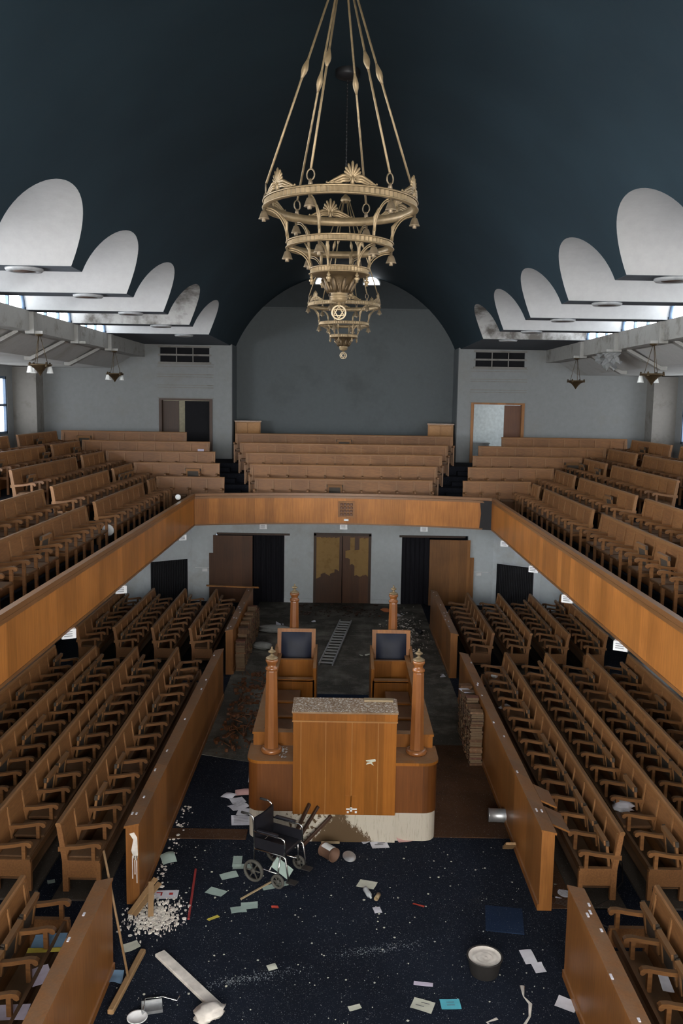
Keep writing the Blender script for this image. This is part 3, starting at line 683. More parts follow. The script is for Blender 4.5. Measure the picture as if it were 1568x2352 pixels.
# ------------------------------------------------------------------ aisle screens
def screen(sgn, ya, yb_, label):
    t = thing('pew_screen', label, 'screen', (sgn*2.62, ya, 0))
    b = MB(); b.prism([(0,0),(sgn*0.17,0),(sgn*0.17,1.06),(0,1.10)], 'y', 0, yb_-ya); b.build('panel', 'screen', t)
    c = MB(); c.prism([(-sgn*0.012,1.10),(sgn*0.19,1.055),(sgn*0.19,1.085),(-sgn*0.012,1.13)], 'y', -0.015, yb_-ya+0.015); c.build('sloped_top', 'screen', t)
    q = MB()
    for i in range(9):
        x, y = sgn*R.uniform(0.0,0.17), R.uniform(0.2, yb_-ya-0.2); z = 1.132-abs(x)*0.225; q.box(x-0.012, x+0.012, y-R.uniform(.02,.05), y+0.03, z-0.004, z+0.004)
    q.build('paint_chips', 'p_white', t)['kind'] = 'stuff'
    k = MB(); k.box(*sorted((-sgn*0.02, 0.0)), 0, yb_-ya, 0, 0.09); k.build('kickboard', 'screen', t)
    return t
for sgn, side in ((-1,'left'),(1,'right')):
    t = screen(sgn, 10.7, 18.75, 'long oak screen of the lower %s pews beside the platform%s' % (side, ' with cream drips' if sgn < 0 else ' with broken flaps'))
    if sgn < 0:
        dr_ = MB(); dr_.prism([(-0.06,0.62),(-0.1,0.75),(-0.07,0.9),(-0.12,0.98),(-0.06,1.0),(-0.02,0.93),(-0.012,0.7),(-0.025,0.62)], 'y', -0.004, 0.002)
        for q, z in ((-0.03,0.3),(-0.055,0.42),(-0.085,0.36)): dr_.box(q-0.006, q+0.006, -0.004, 0.002, z, 0.68)
        dr_.build('paint_drips', 'plaster', t)
    else:
        for y0 in (0.25, 0.95):
            fp = MB(); fp.M = Matrix.Translation((0.19, y0, 1.07)) @ Matrix.Rotation(math.radians(24), 4, 'Y'); fp.box(0, 0.26, 0, 0.52, -0.012, 0.012)
            fp.build('lid_flap', 'screen', t)
    t = screen(sgn, 20.4, 25.2, 'oak screen before the far lower %s pews%s' % (side, ', stacked with old books' if sgn < 0 else ', near the folding wall'))
    screen(sgn, 4.2, 9.38, 'near oak screen at the bottom %s of the photo' % side + (' with the broom leaning on it' if sgn < 0 else ' beside the plaster tub'))

# ------------------------------------------------------------------ book stacks
bk_mesh = []
def book_mesh(i):
    b = MB(); w_, d_, h_ = 0.115, 0.085, 0.021
    b.box(-w_, w_, -d_, d_, -h_, -h_+0.004); b.box(-w_, w_, -d_, d_, h_-0.004, h_); b.box(-w_, w_, d_-0.006, d_, -h_, h_)
    b.k = 1; b.box(-w_+0.006, w_-0.006, -d_+0.006, d_-0.006, -h_+0.004, h_-0.004)
    return b.mesh('book', ['book%d' % i, 'page'])
bk_mesh = [book_mesh(i) for i in range(5)]
def stack(x, y, z0, cnt, label, th=1.0):
    z = z0
    for k in range(cnt):
        h = R.choice((0.75,0.9,1.0,1.15))*th; z += 0.021*h
        o = link('book', R.choice(bk_mesh)); o.location = (x+R.uniform(-.012,.012), y+R.uniform(-.012,.012), z); o.rotation_euler = (0,0,R.uniform(-.08,.08)+(PI if R.random() < .3 else 0)); o.scale = (1,1,h)
        z += 0.021*h + 0.0004
        tag(o, label, 'book', 'books stacked along the aisle screens')
for k in range(6):
    y = 15.35 + 0.29*k
    stack(2.48, y, 0.012 if y < 16.2 else 0.008, 26 if k < 4 else 25, 'worn brown book in the %s stack from the front against the right screen' % ORD[min(k,4)] if k < 5 else 'worn brown book in the rearmost stack against the right screen')
for k in range(8):
    stack(-2.47, 20.75+0.52*k, 0.008, (20,24,25,25,24,25,22,18)[k], 'old book in the %s stack along the far left screen' % ('nearest' if k == 0 else 'rearmost' if k == 7 else ['second','third','fourth','fifth','sixth','seventh'][k-1]), 0.95)

# ------------------------------------------------------------------ bimah (reading platform)
bi = thing('reading_platform', 'raised wooden reading platform with lectern and four posts in the central aisle', 'reading platform', (0.03,12.48,0))
bxL, bxR = -1.42, 1.42
def rounded(x0, x1, y0, y1, r, front_only=True):
    pts = []
    for cx, cy, a0 in ((x0+r, y0+r, PI), (x1-r, y0+r, 1.5*PI)):
        for k in range(7): a = a0 + PI/2*k/6; pts.append((cx+r*math.cos(a), cy+r*math.sin(a)))
    return pts + [(x1,y1),(x0,y1)]
b = MB(); b.prism(rounded(bxL, bxR, 0.0, 5.3, 0.2), 'z', 0, 0.45); b.box(-0.755, 0.80, -0.06, 0.1, 0, 0.45); b.build('plinth', 'plinth', bi)
b = MB(); b.prism(rounded(bxL-0.01, bxR+0.01, -0.01, 0.62, 0.2), 'z', 0.45, 1.2); b.build('front_wing', 'bimah_dark', bi)
b = MB(); b.prism(rounded(bxL-0.03, bxR+0.03, -0.03, 0.66, 0.22), 'z', 1.2, 1.245); b.build('ledge', 'bimah', bi)
lc = MB(); lc.box(-0.745, 0.79, -0.075, 0.38, 0.44, 1.9); lc.box(-0.755, 0.80, -0.085, 0.40, 1.9, 2.02)
lo = lc.build('lectern', 'bimah', bi)
lj = MB()
for x in (-0.63,-0.26,0.13,0.52): lj.box(x-0.005, x+0.005, -0.079, -0.07, 0.45, 1.89)
lj.box(-0.76, 0.805, -0.094, -0.08, 1.885, 1.905); lj.build('moulding', 'locker', lo)
lt = MB(); lt.prism([(-0.10,2.02),(0.42,2.06),(0.42,2.085),(-0.10,2.045)], 'x', -0.765, 0.81); lt.build('lectern_top', 'lectern_top', lo)
ds = MB()
for k in range(160):
    x, y = R.uniform(-0.74,0.78), R.uniform(-0.09,0.4); z = 2.046+0.04*(y+0.10)/0.52; s_ = R.uniform(0.006,0.022)
    ds.add([(x+s_*math.cos(q+R.uniform(-.5,.5)), y+s_*math.sin(q), z+R.uniform(0.0005,0.006)) for q in (0,1.6,3.1,4.7)], [(0,1,2,3)])
dso = ds.build('plaster_flakes', 'plaster', lo); dso['kind'] = 'stuff'
so = MB(); so.box(0.06,0.22,-0.092,-0.075,0.53,0.545); so.box(0.115,0.15,-0.092,-0.075,0.50,0.56)
for x in (0.07,0.19): so.box(x, x+0.03, -0.09, -0.075, 0.475, 0.50)
so.build('socket_outlet', 'boxwhite', lo)
pn = MB(); pn.box(0.04,0.2,-0.079,-0.074,0.46,0.74); pn.build('socket_backplate', 'bimah', lo)
tp = MB(); tp.prism([(0.34,1.30),(0.48,1.325),(0.49,1.29),(0.43,1.27),(0.46,1.22),(0.41,1.25),(0.345,1.235),(0.36,1.265),(0.42,1.275),(0.35,1.285)], 'y', -0.079, -0.074); tp.build('torn_label', 'p_cream', lo)
# low walls round the platform
for sgn in (-1,1):
    b = MB(); b.box(*sorted((sgn*1.40, sgn*1.28)), 0.62, 4.9, 0.45, 1.43); b.box(*sorted((sgn*1.40, sgn*0.78)), 0.58, 0.70, 0.45, 1.43)
    b.build('side_wall', 'bimah', bi)
    b = MB(); b.box(*sorted((sgn*1.415, sgn*1.25)), 0.56, 4.95, 1.43, 1.465); b.box(*sorted((sgn*1.25, sgn*0.78)), 0.56, 0.72, 1.43, 1.465); b.build('side_wall_cap', 'bimah', bi)
    for k in range(4):                                        # lockers along the inside
        lk = MB(); y0 = 0.80+0.78*k; lk.box(*sorted((sgn*1.27, sgn*0.82)), y0, y0+0.74, 0.45, 1.02); o = lk.build('locker', 'bimah_dark', bi)
        lk = MB(); lk.box(*sorted((sgn*1.27, sgn*0.80)), y0-0.02, y0+0.06, 1.02, 1.05); lk.build('lid_strip', 'bimah', o)
    # warden's chair
    xc = sgn*0.96 if sgn < 0 else 0.98
    ch = MB()
    ch.box(xc-0.40, xc+0.40, 4.0, 4.06, 0.45, 1.17)                    # front panel
    ch.box(xc-0.40, xc+0.40, 4.0, 4.16, 1.15, 1.19)
    ch.box(xc-0.36, xc+0.36, 4.45, 4.5, 0.9, 1.42)
    for sg in (-1,1): ch.prism([(4.0,0.45),(5.0,0.45),(5.0,1.62),(4.45,1.50),(4.0,1.42)], 'x', xc+sg*0.40-0.03, xc+sg*0.40+0.03)
    ch.box(xc-0.40, xc+0.40, 4.43, 4.52, 1.40, 1.46)
    o = ch.build('chair_box', 'bimah', bi)
    fr = MB(); mk = Matrix.Translation((xc, 4.86, 1.40)) @ Matrix.Rotation(math.radians(-8), 4, 'X'); fr.M = mk
    fr.box(-0.39,0.39,-0.03,0.06,0.50,0.57); fr.box(-0.39,-0.31,-0.03,0.06,-0.6,0.50); fr.box(0.31,0.39,-0.03,0.06,-0.6,0.50); fr.build('chair_back_frame', 'bimah', o)
    cu = MB(); cu.M = mk; rows = []
    for i in range(9):
        v = i/8; rows.append([(-0.31+0.62*k/8, -0.02-0.07*(math.sin(PI*max(0.0,min(1,v)))**0.4)*(math.sin(PI*k/8)**0.4), -0.5+1.0*v) for k in range(9)])
    cu.grid(rows, True); cu.box(-0.31,0.31,0.0,0.04,-0.5,0.5); cu.build('chair_back_cushion', 'leather', o)
    se = MB(); se.cbox(xc-0.33, xc+0.33, 4.5, 4.9, 0.85, 0.95, 0.02); se.build('chair_seat', 'leather', o)
    if sgn < 0:
        lkk = MB(); lkk.lathe([(0.02,-0.015),(0.02,0)], 12, (xc-0.05, 4.0, 0.98), 'y'); lkk.build('lock', 'chrome', o)
fl = MB(); fl.box(-0.55,0.55,3.9,5.28,0.45,0.462); fl.build('platform_carpet', 'carpet_blue', bi)
st = MB(); st.box(-0.55,0.55,5.3,5.6,0,0.3); st.box(-0.55,0.55,5.6,5.9,0,0.15); st.build('steps', 'carpet_blue', bi)
def post(x, y, z, name='post'):
    t = thing('lamp_post', '', 'post'); bpy.data.objects.remove(t)
    b = MB(); b.M = Matrix.Translation((x,y,z)) @ Matrix.Rotation(PI/8, 4, 'Z')
    b.lathe([(0.0,0.06),(0.115,0.06),(0.105,0.5),(0.088,1.28),(0.085,1.30),(0.0,1.30)], 8)
    for i in range(len(b.sm)): b.sm[i] = False
    o = b.build('post', 'post', bi)
    q = MB(); q.M = Matrix.Translation((x,y,z)); q.lathe([(0.11,0.0),(0.15,0.0),(0.165,0.02),(0.165,0.05),(0.145,0.075),(0.11,0.08)], 24); q.build('post_base', 'post', o)
    q = MB(); q.M = Matrix.Translation((x,y,z)); q.lathe([(0.0,1.29),(0.088,1.29),(0.098,1.31),(0.092,1.34),(0.065,1.36),(0.075,1.40),(0.095,1.43),(0.095,1.46),(0.06,1.48),(0,1.48)], 16); q.build('post_cap', 'post', o)
    q = MB(); q.M = Matrix.Translation((x,y,z)); q.lathe([(0.0,1.47),(0.09,1.47),(0.092,1.485),(0.05,1.51),(0.022,1.53),(0.022,1.55),(0.055,1.57),(0.06,1.585),(0.04,1.60),(0.015,1.615),(0.012,1.65),(0,1.66)], 16); q.build('finial', 'brass', o)
post(-1.10, 0.34, 1.245); post(1.13, 0.36, 1.245); 
for x in (-1.02, 1.02):
    b = MB(); b.box(x-0.19, x+0.19, 5.0, 5.28, 0.45, 1.2); b.build('post_pedestal', 'bimah', bi)
    post(x, 5.14, 1.2)
gl = MB()
for k in range(26):
    x, y = -0.9+R.uniform(-0.06,0.06), 0.3+R.uniform(-0.22,0.2); s_ = R.uniform(0.012,0.03)
    gl.add([(x+s_*math.cos(q), y+s_*math.sin(q), 1.246+R.uniform(0.0,0.02)) for q in (0.3,2.2,4.4)], [(0,1,2)])
tag(gl.build('broken_glass', 'bag'), 'broken glass shards on the platform ledge beside the near left post', 'glass shards', kind='stuff').location = (0.03,12.48,0)
bs = MB(); bs.box(-0.22,0.22,-0.05,0.05,0,0.03); bs.k = 0
tag(bs.build('wooden_board', 'stick', loc=(0.56,12.80,2.08)), 'small wooden board lying on the lectern top', 'board')

# ------------------------------------------------------------------ chandeliers
def chandelier():
    t = thing('chandelier', 'large three-tier brass chandelier hanging nearest the viewer', 'chandelier', (-0.09,6.1,0), 0, 'chandeliers')
    A0 = math.radians(-90+8.5)
    tiers = [(0.52,7.905,0.055),(0.362,7.645,0.045),(0.202,7.475,0.042)]
    for i, (r, z, h) in enumerate(tiers):
        b = MB(); b.lathe([(r-0.012,z-h*0.36),(r-0.012,z+h*0.30)], (180,140,100)[i], flute=0.009)
        b.lathe([(r+0.002,z+h*0.30),(r+0.006,z+h*0.36),(r+0.002,z+h*0.5),(r-0.03,z+h*0.5),(r-0.03,z-h*0.5),(r+0.004,z-h*0.5),(r+0.008,z-h*0.42),(r+0.002,z-h*0.34)], 72)
        b.build('ring', 'brass', t)
    for k in range(6):
        a = A0 + PI/6 + k*PI/3; ca, sa = math.cos(a), math.sin(a)
        P = lambda r, z: (r*ca, r*sa, z)
        # suspension rod with bead, hook and loop
        b = MB(); p0 = Vector(P(0.50,8.03)); p1 = Vector(P(0.05,9.36)); b.tube([p0, p1], 0.0075, 8)
        mid = p0.lerp(p1, 0.56); d = (p1-p0).normalized()
        b.tube([mid+d*q for q in (-0.07,-0.05,-0.025,0,0.02,0.045,0.065)], [0.0075,0.012,0.02,0.022,0.018,0.011,0.0075], 10)
        b.build('suspension_rod', 'brass', t)
        b = MB(); c = Vector(P(0.503,7.995)); tv = Vector((-sa,ca,0))
        b.tube([c + tv*(0.026*math.cos(q)) + Vector((0,0,0.034*math.sin(q))) for q in [2*PI*i/16 for i in range(16)]], 0.005, 6, closed=True)
        b.tube([P(0.505,7.925), P(0.505,7.955), P(0.503,7.97)], [0.018,0.012,0.008], 8); b.build('hook', 'brass_mid', t)
        # scrolled brackets between tiers
        for (r0,z0,r1,z1) in ((0.495,7.875,0.35,7.665),(0.345,7.62,0.195,7.495)):
            b = MB()
            for dz in (0.0, 0.012):
                pts = [P(r0+(r1-r0)*math.sin(q)+dz*0.6, z1+(z0-z1)*math.cos(q)-dz) for q in [PI/2*i/10 for i in range(11)]]
                b.tube(pts, [0.0045]*8+[0.006,0.007,0.008], 6)
            q = P(r1+0.012, z1+0.03); b.tube([q, (q[0],q[1],q[2]+0.09), P(r1+0.05, z1+0.17)], [0.009,0.012,0.005], 6)
            b.build('scroll_bracket', 'brass', t)
        # bell lamp cups under the two larger rings
        for r, z in ((0.515,7.875),(0.357,7.62)):
            c = P(r, z); b = MB(); b.lathe([(0.0,0.0),(0.009,0.0),(0.009,-0.02),(0.018,-0.024),(0.023,-0.036),(0.034,-0.068),(0.037,-0.074),(0.0,-0.07)], 16, c)
            b.lathe([(0.012,-0.068),(0.013,-0.09),(0.0,-0.092)], 10, c); b.build('bell_cup', 'brass_mid', t)
        c = P(0.19, 7.452); b = MB(); b.lathe([(0.006,0.0),(0.008,-0.012),(0.014,-0.018),(0.008,-0.026),(0.016,-0.034),(0.018,-0.044),(0.01,-0.05),(0.01,-0.065),(0,-0.066)], 12, c); b.build('pendant_finial', 'brass', t)
        # palmette ornaments on the top ring
        a2 = A0 + k*PI/3; o2 = Vector((math.cos(a2), math.sin(a2), 0)); tv = Vector((-math.sin(a2), math.cos(a2), 0)); base = o2*0.512 + Vector((0,0,7.932))
        b = MB(); U = Vector((0,0,1))
        cur = lambda s_: o2*(0.512*(math.cos(s_/0.512)-1)) + tv*(0.512*math.sin(s_/0.512))
        for j in range(-3, 4):
            an = j*0.32; ln = 0.10-0.012*abs(j); r0 = base + U*0.04
            dv = tv*math.sin(an) + U*math.cos(an)
            b.tube([r0, r0+dv*ln*0.6, r0+dv*ln*0.9, r0+dv*ln], [0.006,0.010,0.009,0.003], 6)
        b.tube([base+U*0.0, base+U*0.03, base+U*0.05], [0.013,0.012,0.009], 8)
        for sg in (-1,1):
            sp = [base + tv*(sg*(0.026+0.02*math.cos(q)*(1-q/9))) + U*(0.028+0.02*math.sin(q)*(1-q/9)) for q in [i*0.5 for i in range(13)]]; b.tube(sp, 0.006, 6)
            for z_, e in ((0.052,0.15),(0.034,0.13),(0.02,0.10)):
                b.tube([base+cur(sg*0.02)+U*z_, base+cur(sg*0.06)+U*z_*0.98, base+cur(sg*(e*0.75))+U*z_*0.5, base+cur(sg*e)+U*0.006, base+cur(sg*(e+0.012))+U*0.014], [0.01,0.011,0.008,0.005,0.008], 6)
        b.build('palmette', 'brass', t)
    b = MB(); b.lathe([(0.19,7.455),(0.185,7.45),(0.135,7.44),(0.115,7.425),(0.095,7.39),(0.078,7.355),(0.068,7.33)], 36)
    for k in range(10):
        a = 2*PI*k/10; P = lambda r, z, q=0: (r*math.cos(a+q), r*math.sin(a+q), z)
        b.tube([P(0.072,7.335), P(0.085,7.36), P(0.105,7.395), P(0.122,7.425)], [0.012,0.016,0.014,0.006], 6)
        b.tube([P(0.072,7.335,.3), P(0.083,7.36,.26), P(0.098,7.385,.3)], [0.006,0.009,0.004], 6)
    b.build('acanthus_bowl', 'brass_dark', t)
    b = MB(); b.lathe([(0.06,7.36),(0.058,7.33),(0.058,7.315),(0.061,7.312),(0.061,7.306),(0.057,7.304),(0.056,7.29),(0.045,7.278),(0.02,7.272),(0.008,7.27),(0.008,7.25),(0,7.25)], 28); b.build('bottom_cup', 'brass', t)
    b = MB(); zc, rr = 7.205, 0.046
    b.tube([(rr*math.cos(q), 0, zc+rr*math.sin(q)) for q in [2*PI*i/32 for i in range(32)]], 0.006, 8, closed=True)
    for s_ in (1,-1):
        tri = [(0.041*math.sin(2*PI*i/3), 0, zc+s_*0.041*math.cos(2*PI*i/3)) for i in range(3)]
        for i in range(3): b.tube([tri[i], tri[(i+1)%3]], 0.0045, 6)
    b.build('star_disc', 'brass_light', t)
    b = MB(); b.lathe([(0,9.32),(0.05,9.32),(0.075,9.35),(0.06,9.39),(0.03,9.42),(0.012,9.44),(0,9.45)], 20); b.build('hub', 'brass', t)
    b = MB(); b.tube([(0,0,9.43),(0,0,11.0)], 0.008, 8)
    for k in range(32): b.lathe([(0.008,9.45+k*0.048),(0.014,9.465+k*0.048),(0.008,9.48+k*0.048)], 8)
    b.build('chain', 'iron', t)
    b = MB(); b.lathe([(0,10.95),(0.06,10.96),(0.16,11.0),(0.17,11.03),(0.17,11.16),(0,11.16)], 28); b.build('ceiling_rose', 'iron', t)
    return t
c1 = chandelier()
c2 = c1.copy(); COL.objects.link(c2); c2.location = (-0.06, 12.7, 0.05); c2['label'] = 'farther three-tier brass chandelier seen below the nearer one'
for chd in list(c1.children):
    q = chd.copy(); COL.objects.link(q); q.parent = c2

# ------------------------------------------------------------------ aisle pendant lamps
def pendant(loc, label, shades):
    t = thing('pendant_lamp', label, 'lamp', loc, 0, 'small gallery pendants')
    b = MB(); b.lathe([(0,0.0),(0.09,0.0),(0.09,-0.02),(0.03,-0.05),(0,-0.05)], 16); b.build('ceiling_rose', 'brass_dark', t)
    for k in range(3):
        a = 0.5+2*PI*k/3; b = MB(); b.tube([(0.02*math.cos(a),0.02*math.sin(a),-0.03),(0.17*math.cos(a),0.17*math.sin(a),-0.66)], 0.007, 6); b.build('rod', 'brass_dark', t)
    b = MB(); b.lathe([(0,-0.66),(0.24,-0.65),(0.27,-0.665),(0.24,-0.69),(0.14,-0.74),(0.07,-0.81),(0.03,-0.87),(0.012,-0.90),(0,-0.91)], 20); b.build('bowl', 'brass_dark', t)
    for k in range(4):
        a = 0.9+PI/2*k; c = (0.25*math.cos(a), 0.25*math.sin(a), 0)
        b = MB(); b.lathe([(0.0,-0.61),(0.02,-0.62),(0.03,-0.70),(0.035,-0.71),(0,-0.71)], 10, c); ho = b.build('lamp_holder', 'brass_dark', t)
        if k < shades: b = MB(); b.lathe([(0.03,-0.70),(0.045,-0.72),(0.07,-0.84),(0.072,-0.85),(0.066,-0.845),(0.04,-0.73)], 14, c); b.build('glass_shade', 'glass', ho)
pendant((-6.78,19.54,7.97), 'small pendant lamp under the left clerestory beam nearer the viewer', 3)
pendant((-6.8,25.98,7.97), 'small pendant lamp by the far end of the left clerestory beam', 3)
pendant((6.78,19.54,7.97), 'small pendant lamp with two white shades under the right clerestory beam', 2)
pendant((6.8,25.98,7.97), 'small bare pendant lamp by the far end of the right clerestory beam', 0)

# round vents in the soffits
for sgn, side in ((-1,'left'),(1,'right')):
    j = 0
    for c in bays:
        y = c+WB+0.265
        if y < 11 or y > 26.5: continue
        b = MB(); b.lathe([(0.0,-0.03),(0.17,-0.035),(0.185,-0.05),(0.25,-0.045),(0.27,-0.02),(0.27,0.0),(0,0.0)], 32, (0,0,0)); t = thing('ceiling_vent', 'round ceiling vent on the %s soffit below the %s cross vault from the front' % (side, ORD[j]), 'vent', (sgn*4.75, y, ZS-0.005), 0, 'round soffit vents')
        b.build('rim', 'boxgrey', t); b = MB(); b.lathe([(0,-0.042),(0.165,-0.042),(0.165,-0.036),(0,-0.036)], 28); b.build('grille', 'dark_wood', t); j += 1

# parapet fittings: loudspeaker boxes
def speaker(loc, rz, label):
    t = thing('speaker_box', label, 'speaker', loc, rz, 'white boxes under the gallery')
    b = MB(); b.cbox(-0.11,0.11,-0.06,0.1,-0.15,0.0,0.01); b.build('case', 'boxwhite', t)
    g = MB()
    for k in range(3): g.box(-0.075, 0.05, -0.066, -0.058, -0.115+0.034*k, -0.098+0.034*k)
    g.build('grille_bars', 'boxgrey', t); return t
for i, (x, nm) in enumerate(((-2.32,'left'),(0.02,'middle'),(2.36,'right'))): speaker((x, bow(x)+0.12, 3.03), 0, 'small white speaker box below the far parapet, %s one of three' % nm)
for i, y in enumerate((13.2,16.4,19.35,22.85)): 
    if i != 2: speaker((-4.27,y,3.03), PI/2*0.0+0.5, 'small white speaker box under the left parapet, %s from the front' % ORD[min(i,2) if i < 2 else 2])
    speaker((4.27,y-0.2,3.03), -0.5, 'small white speaker box under the right parapet, %s from the front' % ORD[i])
# plaque and clock on the far parapet
pq = thing('wall_plaque', 'square dark carved wooden plaque in the middle of the far parapet', 'plaque', (0.09,25.19,3.27))
b = MB(); b.box(-0.22,0.22,-0.03,0,0,0.43); b.box(-0.24,0.24,-0.045,-0.0,-0.02,0.02); b.box(-0.24,0.24,-0.045,-0.0,0.41,0.45); b.box(-0.24,-0.2,-0.045,0,0,0.43); b.box(0.2,0.24,-0.045,0,0,0.43); b.build('frame', 'folding', pq)
b = MB()
for i in range(4):
    for j in range(4): b.cbox(-0.18+0.095*i,-0.18+0.095*i+0.08,-0.042,-0.02,0.03+0.098*j,0.03+0.098*j+0.075,0.012)
b.build('carving', 'door', pq)
b = MB(); b.cbox(-0.07,0.07,-0.03,0,-0.03,0.03,0.01); tag(b.build('number_plate', 'boxwhite', loc=(0.09,25.17,3.17)), 'tiny white plate under the carved plaque', 'plate')

# lower back wall furniture
fs = thing('folding_screen', 'dark brown folding wooden screen left of the centre doors', 'screen', (-3.55,28.0,0))
b = MB(); b.box(-0.66,0.62,-0.03,0.03,0.0,2.22); b.build('leaf', 'folding_dark', fs); b = MB(); b.box(-0.80,-0.62,0.03,0.08,0,1.62); b.build('leaf', 'folding_dark', fs)
fs = thing('folding_screen', 'orange brown folding wooden screen right of the centre doors', 'screen', (3.5,28.0,0))
b = MB(); b.box(-0.66,0.66,-0.03,0.03,0.0,2.18); b.build('leaf', 'folding', fs); b = MB(); b.box(0.62,0.80,0.03,0.08,0,1.6); b.build('leaf', 'folding', fs)
for a, b_, nm in ((-2.90,-1.9,'left'),(1.94,2.84,'right')):
    cu = MB(); rows = []
    for z in (0.0, 1.0, 2.26): rows.append([(a+(b_-a)*k/40, 28.12+0.035*math.sin(k*0.95+z*0.4), z) for k in range(41)])
    cu.grid(rows, True); tag(cu.build('curtain', 'curtain'), 'black floor-length curtain in the %s doorway of the lower back wall' % nm, 'curtain')
for a, b_, nm in ((-4.1,-1.72,'left'),(1.85,4.0,'right')):
    rb = MB(); rb.box(a, b_, 28.02, 28.07, 2.24, 2.30); tag(rb.build('curtain_rail', 'dark_wood'), 'dark wooden rail above the %s folding screen' % nm, 'rail')
dd = thing('door_3', 'double doors with peeling veneer in the middle of the lower back wall', 'door', (0,28.1,0)); dd['kind'] = 'structure'
f = MB(); f.box(-0.94,-0.86,-0.05,0.1,0,2.32); f.box(0.86,0.94,-0.05,0.1,0,2.32); f.box(-0.94,0.94,-0.05,0.1,2.25,2.34); f.build('door_frame', 'dark_wood', dd)
for sg in (-1,1):
    b = MB(); b.box(*sorted((sg*0.86, sg*0.01)), 0.0, 0.05, 0.0, 2.25); lf = b.build('door_leaf', 'folding_dark', dd)
    pl = MB()
    rr = random.Random(5+sg)
    for i in range(5):
        x0, x1 = sorted((sg*(0.10+0.15*i), sg*(0.10+0.15*(i+1))))
        lo_ = [1.2,1.0,0.98,0.86,0.86][i] + rr.uniform(-.12,.12) + (0.25 if sg > 0 and i < 2 else 0); hi_ = 2.2 - (0.5 if sg > 0 and i in (0,2) else 0)*rr.random()
        pl.prism([(x0,lo_),( (x0+x1)/2, lo_+rr.uniform(-.06,.06)),(x1,lo_+rr.uniform(-.1,.1)),(x1,hi_),(x0,hi_+rr.uniform(-.04,0))], 'y', -0.012, 0.0)
    pl.build('peeling_veneer', 'peel', lf)
for x, nm in ((-4.5,'left'),(4.48,'right')):
    b = MB(); b.cbox(-0.09,0.09,-0.03,0.0,-0.05,0.05,0.01); b.box(-0.32,0.32,-0.012,0,0.06,0.075); tag(b.build('switch_box', 'boxwhite', loc=(x,28.1,1.05)), 'small white switch box on the %s end of the lower back wall' % nm, 'switch')

# lockers on the top tier
for sgn, nm in ((-1,'left'),(1,'right')):
    t = thing('wall_locker', 'small orange wooden locker against the grey end wall, %s side' % nm, 'locker', (sgn*3.45,31.3,ZFL[4]), sgn*-0.12)
    b = MB(); b.box(-0.45,0.45,-0.2,0.3,0,1.3); b.build('case', 'locker', t)
    for i in range(2):
        for j in range(3):
            b = MB(); b.cbox(-0.41+0.42*i,-0.41+0.42*i+0.39,-0.22,-0.2,0.06+0.41*j,0.06+0.41*j+0.38,0.006); d_ = b.build('door', 'locker', t)
    b = MB(); b.box(-0.48,0.48,-0.24,0.32,1.3,1.34); b.build('top', 'rail', t)

# ------------------------------------------------------------------ wheelchair
wc = thing('wheelchair', 'black and chrome transit wheelchair facing right in front of the platform', 'wheelchair', (-0.86,11.46,0), math.radians(-27))
def tb(pts, r, mt, name, parent): b = MB(); b.tube(pts, r, 8); return b.build(name, mt, parent)
W = 0.24
for sg in (-1,1):
    y = sg*W
    tb([(-0.44,y,0.93),(-0.31,y,0.93),(-0.26,y,0.90),(-0.25,y,0.80),(-0.23,y,0.12)], 0.012, 'chrome', 'back_post', wc)
    tb([(-0.45,y,0.931),(-0.33,y,0.931)], 0.018, 'rubber', 'push_handle', wc)
    tb([(-0.24,y,0.70),(0.20,y,0.70),(0.24,y,0.68),(0.25,y,0.62),(0.25,y,0.46)], 0.012, 'chrome', 'arm_tube', wc)
    b = MB(); b.cbox(-0.19,0.14,y-0.028,y+0.028,0.715,0.74,0.008); b.build('arm_pad', 'vinyl', wc)
    b = MB(); b.box(-0.23,0.24,y-0.006,y+0.006,0.47,0.62); b.build('side_panel', 'vinyl', wc)
    tb([(-0.23,y,0.45),(0.22,y,0.45),(0.26,y,0.43),(0.30,y,0.20),(0.31,y,0.12)], 0.012, 'chrome', 'side_frame', wc)
    tb([(-0.23,y,0.18),(0.16,y,0.18)], 0.011, 'chrome', 'lower_tube', wc)
    b = MB(); b.box(0.28,0.42,y-0.09 if sg > 0 else y-0.02, y+0.02 if sg > 0 else y+0.09, 0.09,0.105); b.build('footplate', 'rubber', wc)
    for cx, r, hw, nm in ((-0.22,0.155,0.025,'rear_wheel'),(0.17,0.10,0.02,'front_wheel')):
        yy = y+sg*0.05; b = MB()
        b.lathe([(r-0.03,-hw),(r-0.008,-hw),(r,-hw*0.5),(r,hw*0.5),(r-0.008,hw),(r-0.03,hw),(r-0.03,-hw)], 32, (cx,yy,r), 'y'); wh = b.build(nm, 'tyre', wc)
        b = MB(); b.lathe([(0.0,-hw*1.2),(0.03,-hw*1.2),(0.03,hw*1.2),(0,hw*1.2)], 16, (cx,yy,r), 'y')
        for k in range(6):
            a = PI*k/3; b.tube([(cx+0.02*math.cos(a),yy,r+0.02*math.sin(a)),(cx+(r-0.028)*math.cos(a),yy,r+(r-0.028)*math.sin(a))], 0.010, 6)
        b.build('hub_and_spokes', 'tyre', wh)
    tb([(0.17,y+sg*0.05,0.10),(0.17,y+sg*0.03,0.24),(0.18,y,0.44)], 0.012, 'chrome', 'caster_fork', wc)
b = MB(); b.grid([[(-0.245+0.02*math.sin(PI*k/8),-W+2*W*k/8,z) for k in range(9)] for z in (0.5,0.65,0.8,0.9)], True); b.grid([[(-0.225+0.02*math.sin(PI*k/8),-W+2*W*k/8,z) for k in range(9)] for z in (0.5,0.65,0.8,0.9)], True); b.build('backrest', 'vinyl', wc)
